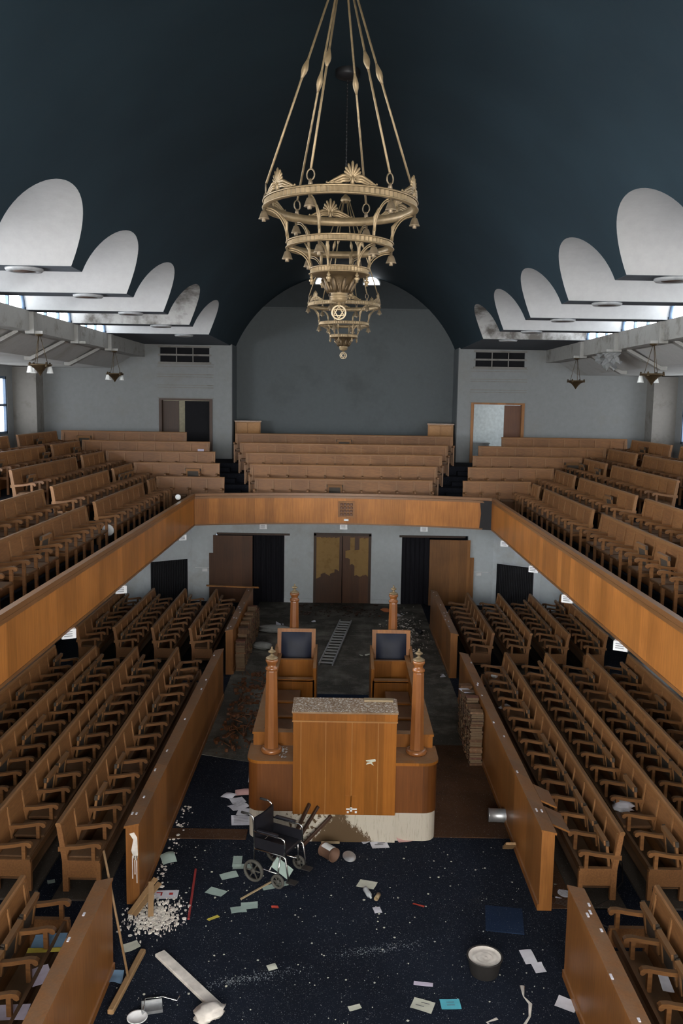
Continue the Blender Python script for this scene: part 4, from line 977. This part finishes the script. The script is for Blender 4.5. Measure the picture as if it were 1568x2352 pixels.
b = MB(); b.cbox(-0.23,0.23,-W+0.01,W-0.01,0.44,0.485,0.015); b.build('seat', 'vinyl', wc)
for s_ in (1,-1): tb([(0.0,-W,0.45-(s_+1)*0.135),(0.0,W,0.18+(s_+1)*0.135)], 0.011, 'chrome', 'cross_brace', wc)
b = MB(); b.cbox(0.0,0.016,-0.16,0.12,0.0,0.0+0.18,0.004); o = b.build('paper_scrap', 'p_green'); o.location = (-0.84,11.19,0.2); o.rotation_euler = (0.5,0,1.2); tag(o, 'pale green paper caught on the wheelchair side', 'paper')

# ------------------------------------------------------------------ loose things on the floor
def stickthing(p, q, wd, ht, mat, name, label, cat, roll=0.0):
    m_, L = axis_m(p, q, roll); b = MB(); b.cbox(0, L, -wd/2, wd/2, -ht/2, ht/2, min(wd,ht)*0.2); o = b.build(name, mat); o.matrix_world = m_; return tag(o, label, cat)
stickthing((-0.74,12.26,0.03),(-0.46,12.385,0.62), 0.07, 0.03, 'dark_wood', 'wooden_lath', 'dark wooden lath leaning on the plinth behind the wheelchair, left of three', 'lath')
stickthing((-0.66,12.26,0.03),(-0.33,12.385,0.58), 0.06, 0.03, 'dark_wood', 'wooden_lath', 'dark wooden lath leaning on the plinth behind the wheelchair, middle of three', 'lath')
stickthing((-0.56,12.22,0.03),(-0.13,12.37,0.44), 0.05, 0.04, 'dark_wood', 'wooden_lath', 'dark wooden lath leaning on the plinth, right of three and lowest', 'lath')
stickthing((-0.28,12.36,0.02),(-0.0,12.37,0.02), 0.03, 0.03, 'stick', 'wooden_batten', 'short pale batten at the foot of the cream plinth', 'batten')
stickthing((-1.31,10.84,0.012),(-0.93,11.28,0.012), 0.028, 0.014, 'stick', 'wooden_stick', 'thin pale stick lying in front of the wheelchair', 'stick')
stickthing((-2.03,11.57,0.012),(-1.92,10.37,0.012), 0.03, 0.02, 'red', 'red_rod', 'long thin red rod on the navy carpet left of the wheelchair', 'rod')
stickthing((-2.14,9.66,0.025),(-1.33,8.74,0.03), 0.13, 0.035, 'plaster', 'painted_plank', 'wide white flaking plank at the bottom of the photo', 'plank')
stickthing((2.50,12.25,0.04),(2.50,12.0,0.24), 0.15, 0.04, 'broomwood', 'wood_offcut', 'square wood offcut leaning at the right screen beside the platform', 'board')
# broom
br = thing('broom', 'wide wooden floor squeegee with long handle leaning on the near left screen', 'broom', (-2.39,9.15,0))
m_, L = axis_m((-0.06,-0.55,0.045),(0.05,0.52,0.045)); b = MB(); b.M = m_; b.cbox(0, L, -0.035, 0.035, -0.02, 0.03, 0.01); b.build('head', 'broomwood', br)
b = MB(); b.M = m_; b.box(0.02, L-0.02, -0.015, 0.015, -0.045, -0.02); b.build('rubber_blade', 'rubber', br)
b = MB(); b.tube([(0,0.0,0.06),(-0.37,0.42,1.36)], 0.014, 10); b.build('handle', 'broomwood', br)
# tub of plaster
tu = thing('plaster_tub', 'black rubber tub full of dried white plaster on the carpet', 'tub', (1.70,9.42,0))
b = MB(); b.lathe([(0.0,0.0),(0.15,0.0),(0.16,0.01),(0.20,0.20),(0.212,0.215),(0.205,0.222),(0.192,0.205),(0.155,0.03),(0,0.03)], 40); b.build('tub_wall', 'rubber', tu)
b = MB(); rows = []
for i in range(9):
    r = 0.19*i/8; rows.append([(r*math.cos(2*PI*k/32), r*math.sin(2*PI*k/32), 0.195+0.012*math.sin(5*r*20)*math.cos(k*PI/16)+(0.018 if i == 8 else 0)) for k in range(33)])
b.grid(rows, True); b.build('dried_plaster', 'plaster', tu)
# paint tin lying
def tin(loc, rz, r, L, label, cat, name, mats, lab=True, cap=False):
    t = thing(name, label, cat, loc, rz); b = MB(); c = (0,0,r+0.004)
    b.lathe([(0,0),(r,0),(r+0.004,0.004),(r+0.004,0.012),(r,0.016),(r,L-0.014),(r+0.005,L-0.01),(r+0.005,L),(r-0.008,L),(r-0.008,0.02),(0,0.02)], 32, c, 'x'); b.build('can', mats[0], t)
    if lab:
        b = MB(); rows = [[(x, c[1]+(r+0.001)*math.cos(a), c[2]+(r+0.001)*math.sin(a)) for a in [-0.2+2.5*k/20 for k in range(21)]] for x in (0.03, L-0.03)]
        b.grid(rows, True); b.build('paper_label', mats[1], t)
    return t
t = tin((-0.24,12.02,0), math.radians(-48), 0.10, 0.25, 'rusty paint tin with white label lying open on its side', 'tin', 'paint_tin', ('rust','label'))
t = tin((2.36,13.12,0.012), math.radians(-4), 0.105, 0.27, 'galvanised bucket lying on the bare floor right of the platform', 'bucket', 'metal_bucket', ('steel','label'), False)
b = MB(); b.tube([(0.26,0.105*math.cos(q),0.109+0.105*math.sin(q)-0.10*math.sin(q/2)) for q in [PI*k/12*0+(-0.2+k*0.3) for k in range(10)]], 0.004, 6); b.build('handle', 'steel', t)
b = MB(); b.lathe([(0,0),(0.09,0.004),(0.1,0.012),(0.095,0.018),(0,0.008)], 28); o = b.build('tin_lid', 'steel', loc=(0.14,11.93,0.03)); o.rotation_euler = (0.35,0.2,0); tag(o, 'round tin lid beside the rusty paint tin', 'lid')
# plate, tray and cloth at the bottom edge
b = MB(); b.lathe([(0,0.01),(0.07,0.01),(0.095,0.03),(0.11,0.035),(0.11,0.028),(0.075,0.0),(0,0.0)], 32); tag(b.build('dish', 'boxwhite', loc=(-2.15,8.56,0)), 'round white dish cut by the bottom left edge', 'dish')
tr_ = thing('roller_tray', 'grey metal paint roller tray with bent chrome frame near the bottom edge', 'tray', (-2.03,8.74,0), 0.25)
b = MB(); b.box(-0.11,0.11,-0.09,0.09,0,0.006); b.box(-0.11,0.11,-0.095,-0.088,0,0.035); b.box(-0.11,0.11,0.088,0.095,0,0.035); b.box(-0.115,-0.108,-0.09,0.09,0,0.035); b.build('pan', 'steel', tr_)
b = MB(); b.tube([(-0.1,-0.1,0.02),(-0.07,0.13,0.03),(0.12,0.12,0.03),(0.27,0.02,0.03),(0.30,0.06,0.05)], 0.008, 8); b.build('frame_rod', 'chrome', tr_)
def crumple(loc, rx, ry, h, mat, name, label, cat, seed=1, amp=0.5):
    rr = random.Random(seed); b = MB(); rows = []; N = 14
    for i in range(N+1):
        v = i/N; row = []
        for k in range(17):
            a = 2*PI*k/16 if k < 16 else 0; q = 1+amp*(rr.random()-0.5)*math.sin(PI*v)
            if k == 16: row.append(row[0]); continue
            row.append((rx*math.sin(PI*v)**0.8*math.cos(a)*q, ry*math.sin(PI*v)**0.8*math.sin(a)*q, h*(0.5-0.5*math.cos(PI*v))*(1 if i else 1)))
        rows.append(row)
    b.grid(rows, True); return tag(b.build(name, mat, loc=loc, rz=rr.uniform(0,6)), label, cat)
crumple((-1.39,8.60,0), 0.17, 0.12, 0.14, 'plaster', 'crumpled_cloth', 'crumpled white plastered cloth at the end of the white plank', 'cloth', 3, 0.8)
crumple((-2.97,13.45,0.0), 0.13, 0.14, 0.28, 'bag', 'plastic_bag', 'clear plastic bag between the left screen and first pew', 'bag', 4, 0.5)
crumple((4.30,12.6,0.47), 0.15, 0.14, 0.16, 'p_white', 'plastic_bag', 'white carrier bag on the second right pew near its front end', 'bag', 8, 0.6)
crumple((1.40,27.0,0), 0.16, 0.10, 0.12, 'p_orange', 'crumpled_wrapper', 'crumpled orange wrapper far behind the right posts', 'wrapper', 9, 0.7)
crumple((-1.92,24.3,0), 0.2, 0.45, 0.22, 'cloth_grey', 'grey_rag', 'pale grey rag heaped by the far left book stacks', 'rag', 11, 0.7)
crumple((-2.1,22.6,0), 0.14, 0.25, 0.2, 'cloth_grey', 'grey_rag', 'smaller grey rag nearer than the heaped one by the left books', 'rag', 12, 0.6)
# bottle, tube
b = MB(); b.lathe([(0,0.0),(0.035,0.004),(0.036,0.05),(0.032,0.08),(0.036,0.11),(0.036,0.17),(0.016,0.21),(0.014,0.235),(0,0.236)], 20, (0,0,0.036), 'x'); o = b.build('plastic_bottle', 'bag', loc=(0.35,11.10,0)); o.rotation_euler = (0,0,-1.25); tag(o, 'clear crushed plastic bottle below the cream paper', 'bottle')
b = MB(); b.lathe([(0.028,0),(0.03,0.0),(0.03,0.12),(0.026,0.12),(0.026,0),(0.028,0)], 18, (0,0,0.03), 'x'); o = b.build('cardboard_tube', 'stick', loc=(0.49,10.86,0)); o.rotation_euler = (0,0,1.2); tag(o, 'short cardboard tube beside the plastic bottle', 'tube')
b = MB(); b.lathe([(0,0),(0.06,0.0),(0.063,0.03),(0.063,0.34),(0.055,0.36),(0,0.36)], 20, (0,0,0.063), 'x'); o = b.build('gas_cylinder', 'iron', loc=(2.28,24.3,0.01)); o.rotation_euler = (0,0,1.9); tag(o, 'black cylinder lying by the far right screen', 'cylinder')
# ladder
la = thing('ladder', 'aluminium ladder lying on the bare floor behind the platform', 'ladder', (-0.39,21.2,0.04), 0)
A, B = Vector((0,0,0)), Vector((0.52,4.45,0)); nrm = Vector((4.45,-0.52,0)).normalized()*0.17
for sg in (-1,1):
    m_, L = axis_m(A+nrm*sg, B+nrm*sg); b = MB(); b.M = m_; b.box(0, L, -0.015, 0.015, -0.03, 0.03); b.build('stile', 'boxgrey', la)
for k in range(16):
    c = A.lerp(B, (k+0.6)/16.2); m_, L = axis_m(c-nrm, c+nrm); b = MB(); b.M = m_; b.box(0, L, -0.035, 0.035, -0.012, 0.014); b.build('rung', 'alu', la)
# broken stand and rubble by the left screen
st_ = thing('broken_stand', 'broken wooden stand collapsed at the near end of the long left screen', 'stand', (-2.53,10.72,0))
for p, q in (((-0.16,-0.28,0.02),(0.10,0.10,0.30)),((-0.10,-0.30,0.02),(0.16,0.06,0.26)),((0.12,-0.32,0.02),(0.05,0.05,0.28))):
    m_, L = axis_m(p, q); b = MB(); b.M = m_; b.box(0, L, -0.035, 0.035, -0.01, 0.01); b.build('slat', 'broomwood', st_)
rb = MB()
def flake(x, y, s_, z=0.0, zz=0.02):
    k = R.randint(4,6); pts = [(x+s_*R.uniform(.6,1.1)*math.cos(2*PI*i/k+.3), y+s_*R.uniform(.6,1.1)*math.sin(2*PI*i/k+.3)) for i in range(k)]
    rb.prism(pts, 'z', z+0.001, z+R.uniform(0.004, zz))
for k in range(900):
    x, y = R.gauss(-2.36,0.17), R.gauss(10.42,0.19)
    if x < -2.58 and y > 10.6: continue
    flake(x, y, 0.004+0.028*R.random()**3, 0, 0.03)
for k in range(90): flake(max(-2.56,R.gauss(-2.5,0.05)), R.uniform(10.8,13.5), abs(R.gauss(0,0.014))+0.005)
o = rb.build('plaster_rubble', 'plaster'); tag(o, 'white plaster rubble spilled at the end of the left screen', 'rubble', kind='stuff')
rb = MB()
for k in range(520):
    x, y = R.uniform(-2.5,2.5), R.uniform(8.3,12.4); flake(x, y, 0.003+0.016*R.random()**4, 0, 0.008)
o = rb.build('paint_flakes', 'p_cream'); tag(o, 'scattered paint flakes over the navy carpet in front of the platform', 'debris', kind='stuff')
rb = MB()
for k in range(420): q = R.gauss(0,0.3); flake(-1.05+q, 9.25+0.28*q+R.gauss(0,0.05), 0.003+0.006*R.random()**3, 0, 0.003)
for k in range(320): q = R.gauss(0,0.3); flake(0.55+q, 9.85+0.25*q+R.gauss(0,0.05), 0.003+0.006*R.random()**3, 0, 0.003)
o = rb.build('dust_smear', 'smear'); tag(o, 'two thin streaks of pale blue-grey dust across the navy carpet', 'dust', kind='stuff')
rb = MB()
for k in range(300):
    x, y = R.uniform(-2.4,-1.55), R.uniform(15.6,20.5); flake(x, y, 0.008+0.07*R.random()**3, 0.008, 0.07)
for k in range(70):
    x, y = R.uniform(-2.3,-1.65), R.uniform(15.9,20.3); a = R.uniform(0,PI); l = R.uniform(0.1,0.3)
    rb.tube([(x,y,0.03),(x+l*math.cos(a),y+l*math.sin(a),0.03+R.uniform(0,0.1))], 0.012, 5)
o = rb.build('wood_debris', 'folding_dark'); tag(o, 'broken wood and dirt strewn on the floor left of the platform', 'debris', kind='stuff')
rb = MB()
for k in range(160): flake(R.uniform(-1.4,1.2), R.uniform(26.2,27.9), abs(R.gauss(0,0.03))+0.01, 0.008, 0.05)
o = rb.build('charred_debris', 'dark_wood'); tag(o, 'dark debris in front of the peeling double doors', 'debris', kind='stuff')
rb = MB()
for k in range(420): flake(min(2.5,R.gauss(1.9,0.3)), R.gauss(24.6,1.2), 0.006+0.05*R.random()**4, 0.008, 0.02)
o = rb.build('plaster_rubble', 'sheet_dust'); tag(o, 'pale plaster crumbs beside the far right screen', 'rubble', kind='stuff')
stickthing((-1.35,25.0,0.1),(-1.75,20.9,0.05), 0.05, 0.05, 'dark_wood', 'wooden_pole', 'long dark pole lying beside the far left book stacks', 'pole')
stickthing((-3.9,24.6,1.28),(-2.45,25.1,1.14), 0.12, 0.03, 'folding', 'loose_rail', 'loose wooden rail laid across the far ends of the left screen and pew', 'rail')
# cable
b = MB(); b.tube([(4.1,11.9,0.02),(3.95,11.4,0.02),(3.62,10.95,0.02),(3.3,10.7,0.02),(3.2,10.5,0.02),(3.45,10.3,0.02),(3.75,10.2,0.02)], 0.012, 6); tag(b.build('cable', 'cable'), 'black cable trailing over the floor behind the near right screen', 'cable')
b = MB(); b.box(-0.24,0.24,-0.28,0.28,0,0.012); tag(b.build('carpet_tile', 'carpet_blue', loc=(2.13,10.48,0), rz=-0.15), 'clean dark blue carpet patch on the right of the navy floor', 'carpet tile')
# pots of paint drip near the right bottom edge
b = MB(); b.tube([(2.10,9.20,0.006),(2.08,9.02,0.006),(2.13,8.9,0.006),(2.08,8.7,0.006),(1.95,8.5,0.006),(1.7,8.42,0.006),(1.6,8.6,0.006),(1.72,8.66,0.006)], [0.03,0.007,0.022,0.012,0.018,0.012,0.012,0.02], 8); o = b.build('plaster_trail', 'plaster'); o.scale = (1,1,0.25); tag(o, 'thin trail of spilled plaster at the bottom right edge', 'spill')

# papers -------------------------------------------------------------
def sheet(x, y, w_, h_, rot, mat, label, z=0.0, name='paper_sheet', curl=0.014, cat='paper', ink=None, tilt=None):
    b = MB(); s = R.uniform(0,6); N = 6
    top = [[(-w_/2+w_*i/N, -h_/2+h_*j/N, 0.006+curl*(0.5+0.5*math.sin(s+i*0.5))*(0.6+0.4*math.sin(s*2+j*0.6))) for i in range(N+1)] for j in range(N+1)]
    b.grid(top, True); b.grid([[(p[0],p[1],p[2]-0.0015) for p in r] for r in top], True)
    o = b.build(name, mat, loc=(x,y,z), rz=rot)
    if tilt: o.rotation_euler = (tilt[0], tilt[1], rot)
    tag(o, label, cat)
    if ink:
        q = MB()
        for (x0,x1,y0,y1) in ink: 
            q.grid([[(x0*w_+(x1-x0)*w_*i/3, y0*h_+(y1-y0)*h_*j/3, 0.0095+curl*1.0) for i in range(4)] for j in range(4)])
        q.build('print', 'ink_red' if 'red' in label else 'ink', o)
    return o
LINES = [(-0.38,0.38,0.30-0.16*k,0.33-0.16*k) for k in range(5)]
sheet(-1.70,13.72,0.24,0.20,0.5,'p_white','crumpled white leaflet left of the platform, topmost of the pile', curl=0.032)
sheet(-1.86,13.86,0.22,0.17,-0.5,'p_white','creased white leaflet farthest left of the pile by the platform', curl=0.05)
sheet(-1.62,14.0,0.30,0.21,0.1,'p_pink','white and pink leaflet touching the left side of the platform', curl=0.05)
sheet(-1.66,13.50,0.30,0.22,0.6,'p_white','white sheet in the middle of the paper pile left of the platform', curl=0.05, ink=LINES)
sheet(-1.53,13.32,0.24,0.26,-0.1,'p_white','white sheet against the platform side, below the pile', curl=0.04)
sheet(-1.56,13.02,0.30,0.30,0.15,'p_white','large white sheet nearest the viewer in the pile left of the platform', curl=0.03, ink=LINES)
sheet(-1.52,14.5,0.16,0.30,0.05,'p_white','white sheet standing at the platform side behind the pile', curl=0.1)
sheet(-1.47,11.80,0.13,0.30,0.05,'p_green','pale green sheet pointing away left of the wheelchair')
sheet(-1.38,11.66,0.28,0.13,0.15,'p_green','pale green sheet lying sideways by the rear wheel of the wheelchair')
sheet(-1.54,11.42,0.24,0.15,0.4,'p_green','pale green torn sheet second below the wheelchair level, left of it')
sheet(-1.66,11.01,0.26,0.16,-0.45,'p_green','pale green rectangular sheet between the red rod and the thin stick')
sheet(-1.31,10.60,0.20,0.15,0.25,'p_green','pale green scrap below the thin stick, left half of a torn pair')
sheet(-1.18,10.70,0.22,0.16,0.1,'p_green','pale green scrap below the thin stick, right half of a torn pair')
sheet(-0.88,11.18,0.36,0.11,0.4,'p_green','long pale green strip under the wheelchair footrests')
sheet(-2.33,10.93,0.34,0.20,0.05,'p_white','white card with red corner mark on the carpet near the left screen', curl=0.004, ink=[(-0.36,-0.12,0.12,0.22),(-0.18,-0.12,-0.2,0.22),(0.15,0.3,-0.1,0.15)])
sheet(-2.47,11.83,0.20,0.26,0.4,'p_green','pale green crumpled sheet at the foot of the left screen', curl=0.06)
sheet(-1.61,10.41,0.16,0.06,0.7,'p_yellow','small yellow strip on the navy carpet', curl=0.01)
sheet(0.38,11.25,0.25,0.19,-0.35,'p_cream','cream sheet in the middle of the carpet above the plastic bottle')
sheet(0.50,10.64,0.10,0.14,0.2,'p_white','small white scrap below the cardboard tube')
sheet(0.60,12.33,0.26,0.19,0.2,'p_white','white printed leaflet at the foot of the plinth', ink=[(-0.3,0.2,-0.1,0.0),(-0.1,0.35,0.1,0.2)])
sheet(0.42,12.44,0.18,0.12,0.3,'p_white','crumpled white wrapper touching the stained plinth', curl=0.06)
sheet(0.98,12.5,0.24,0.15,0.4,'p_pink','pink crumpled sheet at the right foot of the plinth', curl=0.07)
sheet(2.28,9.72,0.15,0.26,0.12,'p_white','white folded leaflet right of the plaster tub', curl=0.016)
sheet(2.36,9.52,0.13,0.18,0.12,'p_white','lower half of the folded white leaflet right of the tub', curl=0.016)
sheet(2.53,8.90,0.22,0.19,-0.5,'p_white','square white sheet near the right screen at the bottom')
sheet(1.24,8.87,0.22,0.16,0.05,'p_cyan','bright cyan note at the bottom of the carpet', curl=0.008, ink=[(-0.2,0.2,-0.2,-0.15),(-0.2,0.2,0.1,0.15)])
sheet(0.93,8.84,0.24,0.19,-0.35,'p_cream','off-white stained sheet left of the cyan note', ink=[(-0.3,0.1,-0.2,-0.14),(-0.1,0.3,0.1,0.16)])
sheet(0.97,9.20,0.22,0.07,-0.15,'p_lilac','narrow lilac paper strip above the cyan note')
sheet(0.18,8.79,0.14,0.08,0.3,'p_cream','small oblong pale soap-like card at the bottom centre')
sheet(2.99,10.87,0.26,0.2,-0.5,'p_white','white booklet on the floor behind the near right screen', curl=0.01, ink=LINES)
sheet(3.08,11.08,0.24,0.18,-0.4,'p_white','grey printed booklet behind the white one by the near right screen', ink=LINES)
sheet(3.0,11.4,0.1,0.16,0.3,'p_green','pale rounded scrap at the end of the long right screen')
sheet(3.02,12.05,0.12,0.09,0.1,'p_white','tiny white scrap behind the long right screen end')
sheet(-2.52,9.80,0.20,0.17,0.5,'p_cream','cream crumpled paper behind the broom head', curl=0.032)
sheet(-2.54,9.22,0.14,0.26,0.15,'p_blue','light blue scrap at the foot of the near left screen', curl=0.05)
sheet(1.05,10.77,0.16,0.04,-0.4,'p_red','thin red strip on the right half of the carpet', curl=0.01)
sheet(-0.84,10.67,0.09,0.06,0.3,'p_red','small red wrapper below the wheelchair', curl=0.02)
sheet(-0.78,9.45,0.11,0.10,0.4,'p_cream','pale pebble-shaped scrap by the dusty smear', curl=0.016)
sheet(-3.50,10.9,0.28,0.14,0.1,'p_green','pale green torn sheet at the near end of the first left pew')
sheet(-3.95,11.2,0.10,0.09,0.4,'p_green','small pale scrap on the navy strip between the first two left pews')
sheet(-3.10,12.5,0.22,0.5,0.0,'p_blue','blue sheet on the floor behind the long left screen')
sheet(2.60-0.2,20.55,0.26,0.26,0.1,'p_white','white sheet at the near end of the far right screen')
sheet(2.46,16.55,0.2,0.3,0.3,'p_white','open white pages lying on the book stacks', z=0.985, ink=LINES)
sheet(-3.30,9.2,0.36,0.30,0.1,'p_blue','blue and white box lid on the near left pew seat', z=0.44)
sheet(-3.30,9.04,0.36,0.08,0.1,'p_yellow','yellow paper band on the near left pew seat', z=0.452)
sheet(-3.2,8.62,0.22,0.3,0.5,'p_lilac','pale lilac paper on the near left pew below the blue lid', z=0.44)
sheet(-3.3,8.05,0.34,0.24,0.1,'p_lilac','pale lilac paper at the bottom left corner pew', z=0.44)
sheet(3.5,8.66,0.12,0.34,-0.1,'p_white','white torn paper on the near right pew', z=0.46, curl=0.06)
sheet(3.36,17.0,0.24,0.26,0.6,'p_white','white paper on the first right pew beyond the middle', z=0.47, curl=0.05)
crumple((3.45,19.0,0.47), 0.08, 0.07, 0.12, 'boxwhite', 'white_cup', 'small white crushed cup at the far end of the first right pew', 'cup', 21, 0.3)
sheet(1.80,26.6,0.34,0.34,0.4,'p_white','white paper far right of the bare floor', curl=0.04)
sheet(-0.84,25.6,0.12,0.1,0.2,'p_white','tiny bright scrap on the bare floor left of the ladder', curl=0.032)
sheet(0.62,22.2,0.28,0.14,0.3,'p_cream','pale flattened bottle right of the ladder', curl=0.06)
sheet(-1.83,25.2,0.22,0.18,0.1,'p_white','white scrap behind the left chair', curl=0.1)
sheet(-4.66,28.38,0.20,0.07,0.0,'p_lilac','white label stuck on the back of a far left gallery pew', z=4.95, tilt=(1.45,0), curl=0.002)
sheet(-3.72,16.2,0.08,0.1,0.4,'p_white','white chip on the first left pew', z=0.5)
# round white discs lying against the left gallery
for (x,y,z,r,lab) in ((-4.38,22.9,4.02,0.075,'small round white disc on the far end of the left parapet rail'),(-5.15,18.85,3.72,0.13,'larger round white disc in the gap of the left front gallery row')):
    b = MB(); b.lathe([(0,-0.015),(r*0.85,-0.015),(r,0.0),(r*0.85,0.015),(0,0.015)], 28, (0,0,0), 'y'); tag(b.build('round_disc', 'glass', loc=(x,y,z)), lab, 'disc')

for k, (x, y, w_, h_) in enumerate(((6.75,23.2,0.5,0.35),(6.78,23.9,0.7,0.5),(6.76,24.6,0.55,0.3))):
    b = MB(); rows = []
    for i in range(6): rows.append([(0.10*math.sin(i*1.1+j*0.8+k)+0.03*i, -w_/2+w_*j/8, -h_*i/5*(0.5+0.5*abs(math.sin(j*1.3+k)))) for j in range(9)])
    b.grid(rows); tag(b.build('peeling_paper', 'wall', loc=(x+0.25,y,8.015)), 'torn sheet of lining paper hanging below the right beam, %s of three' % ('nearest','middle','farthest')[k], 'paper')
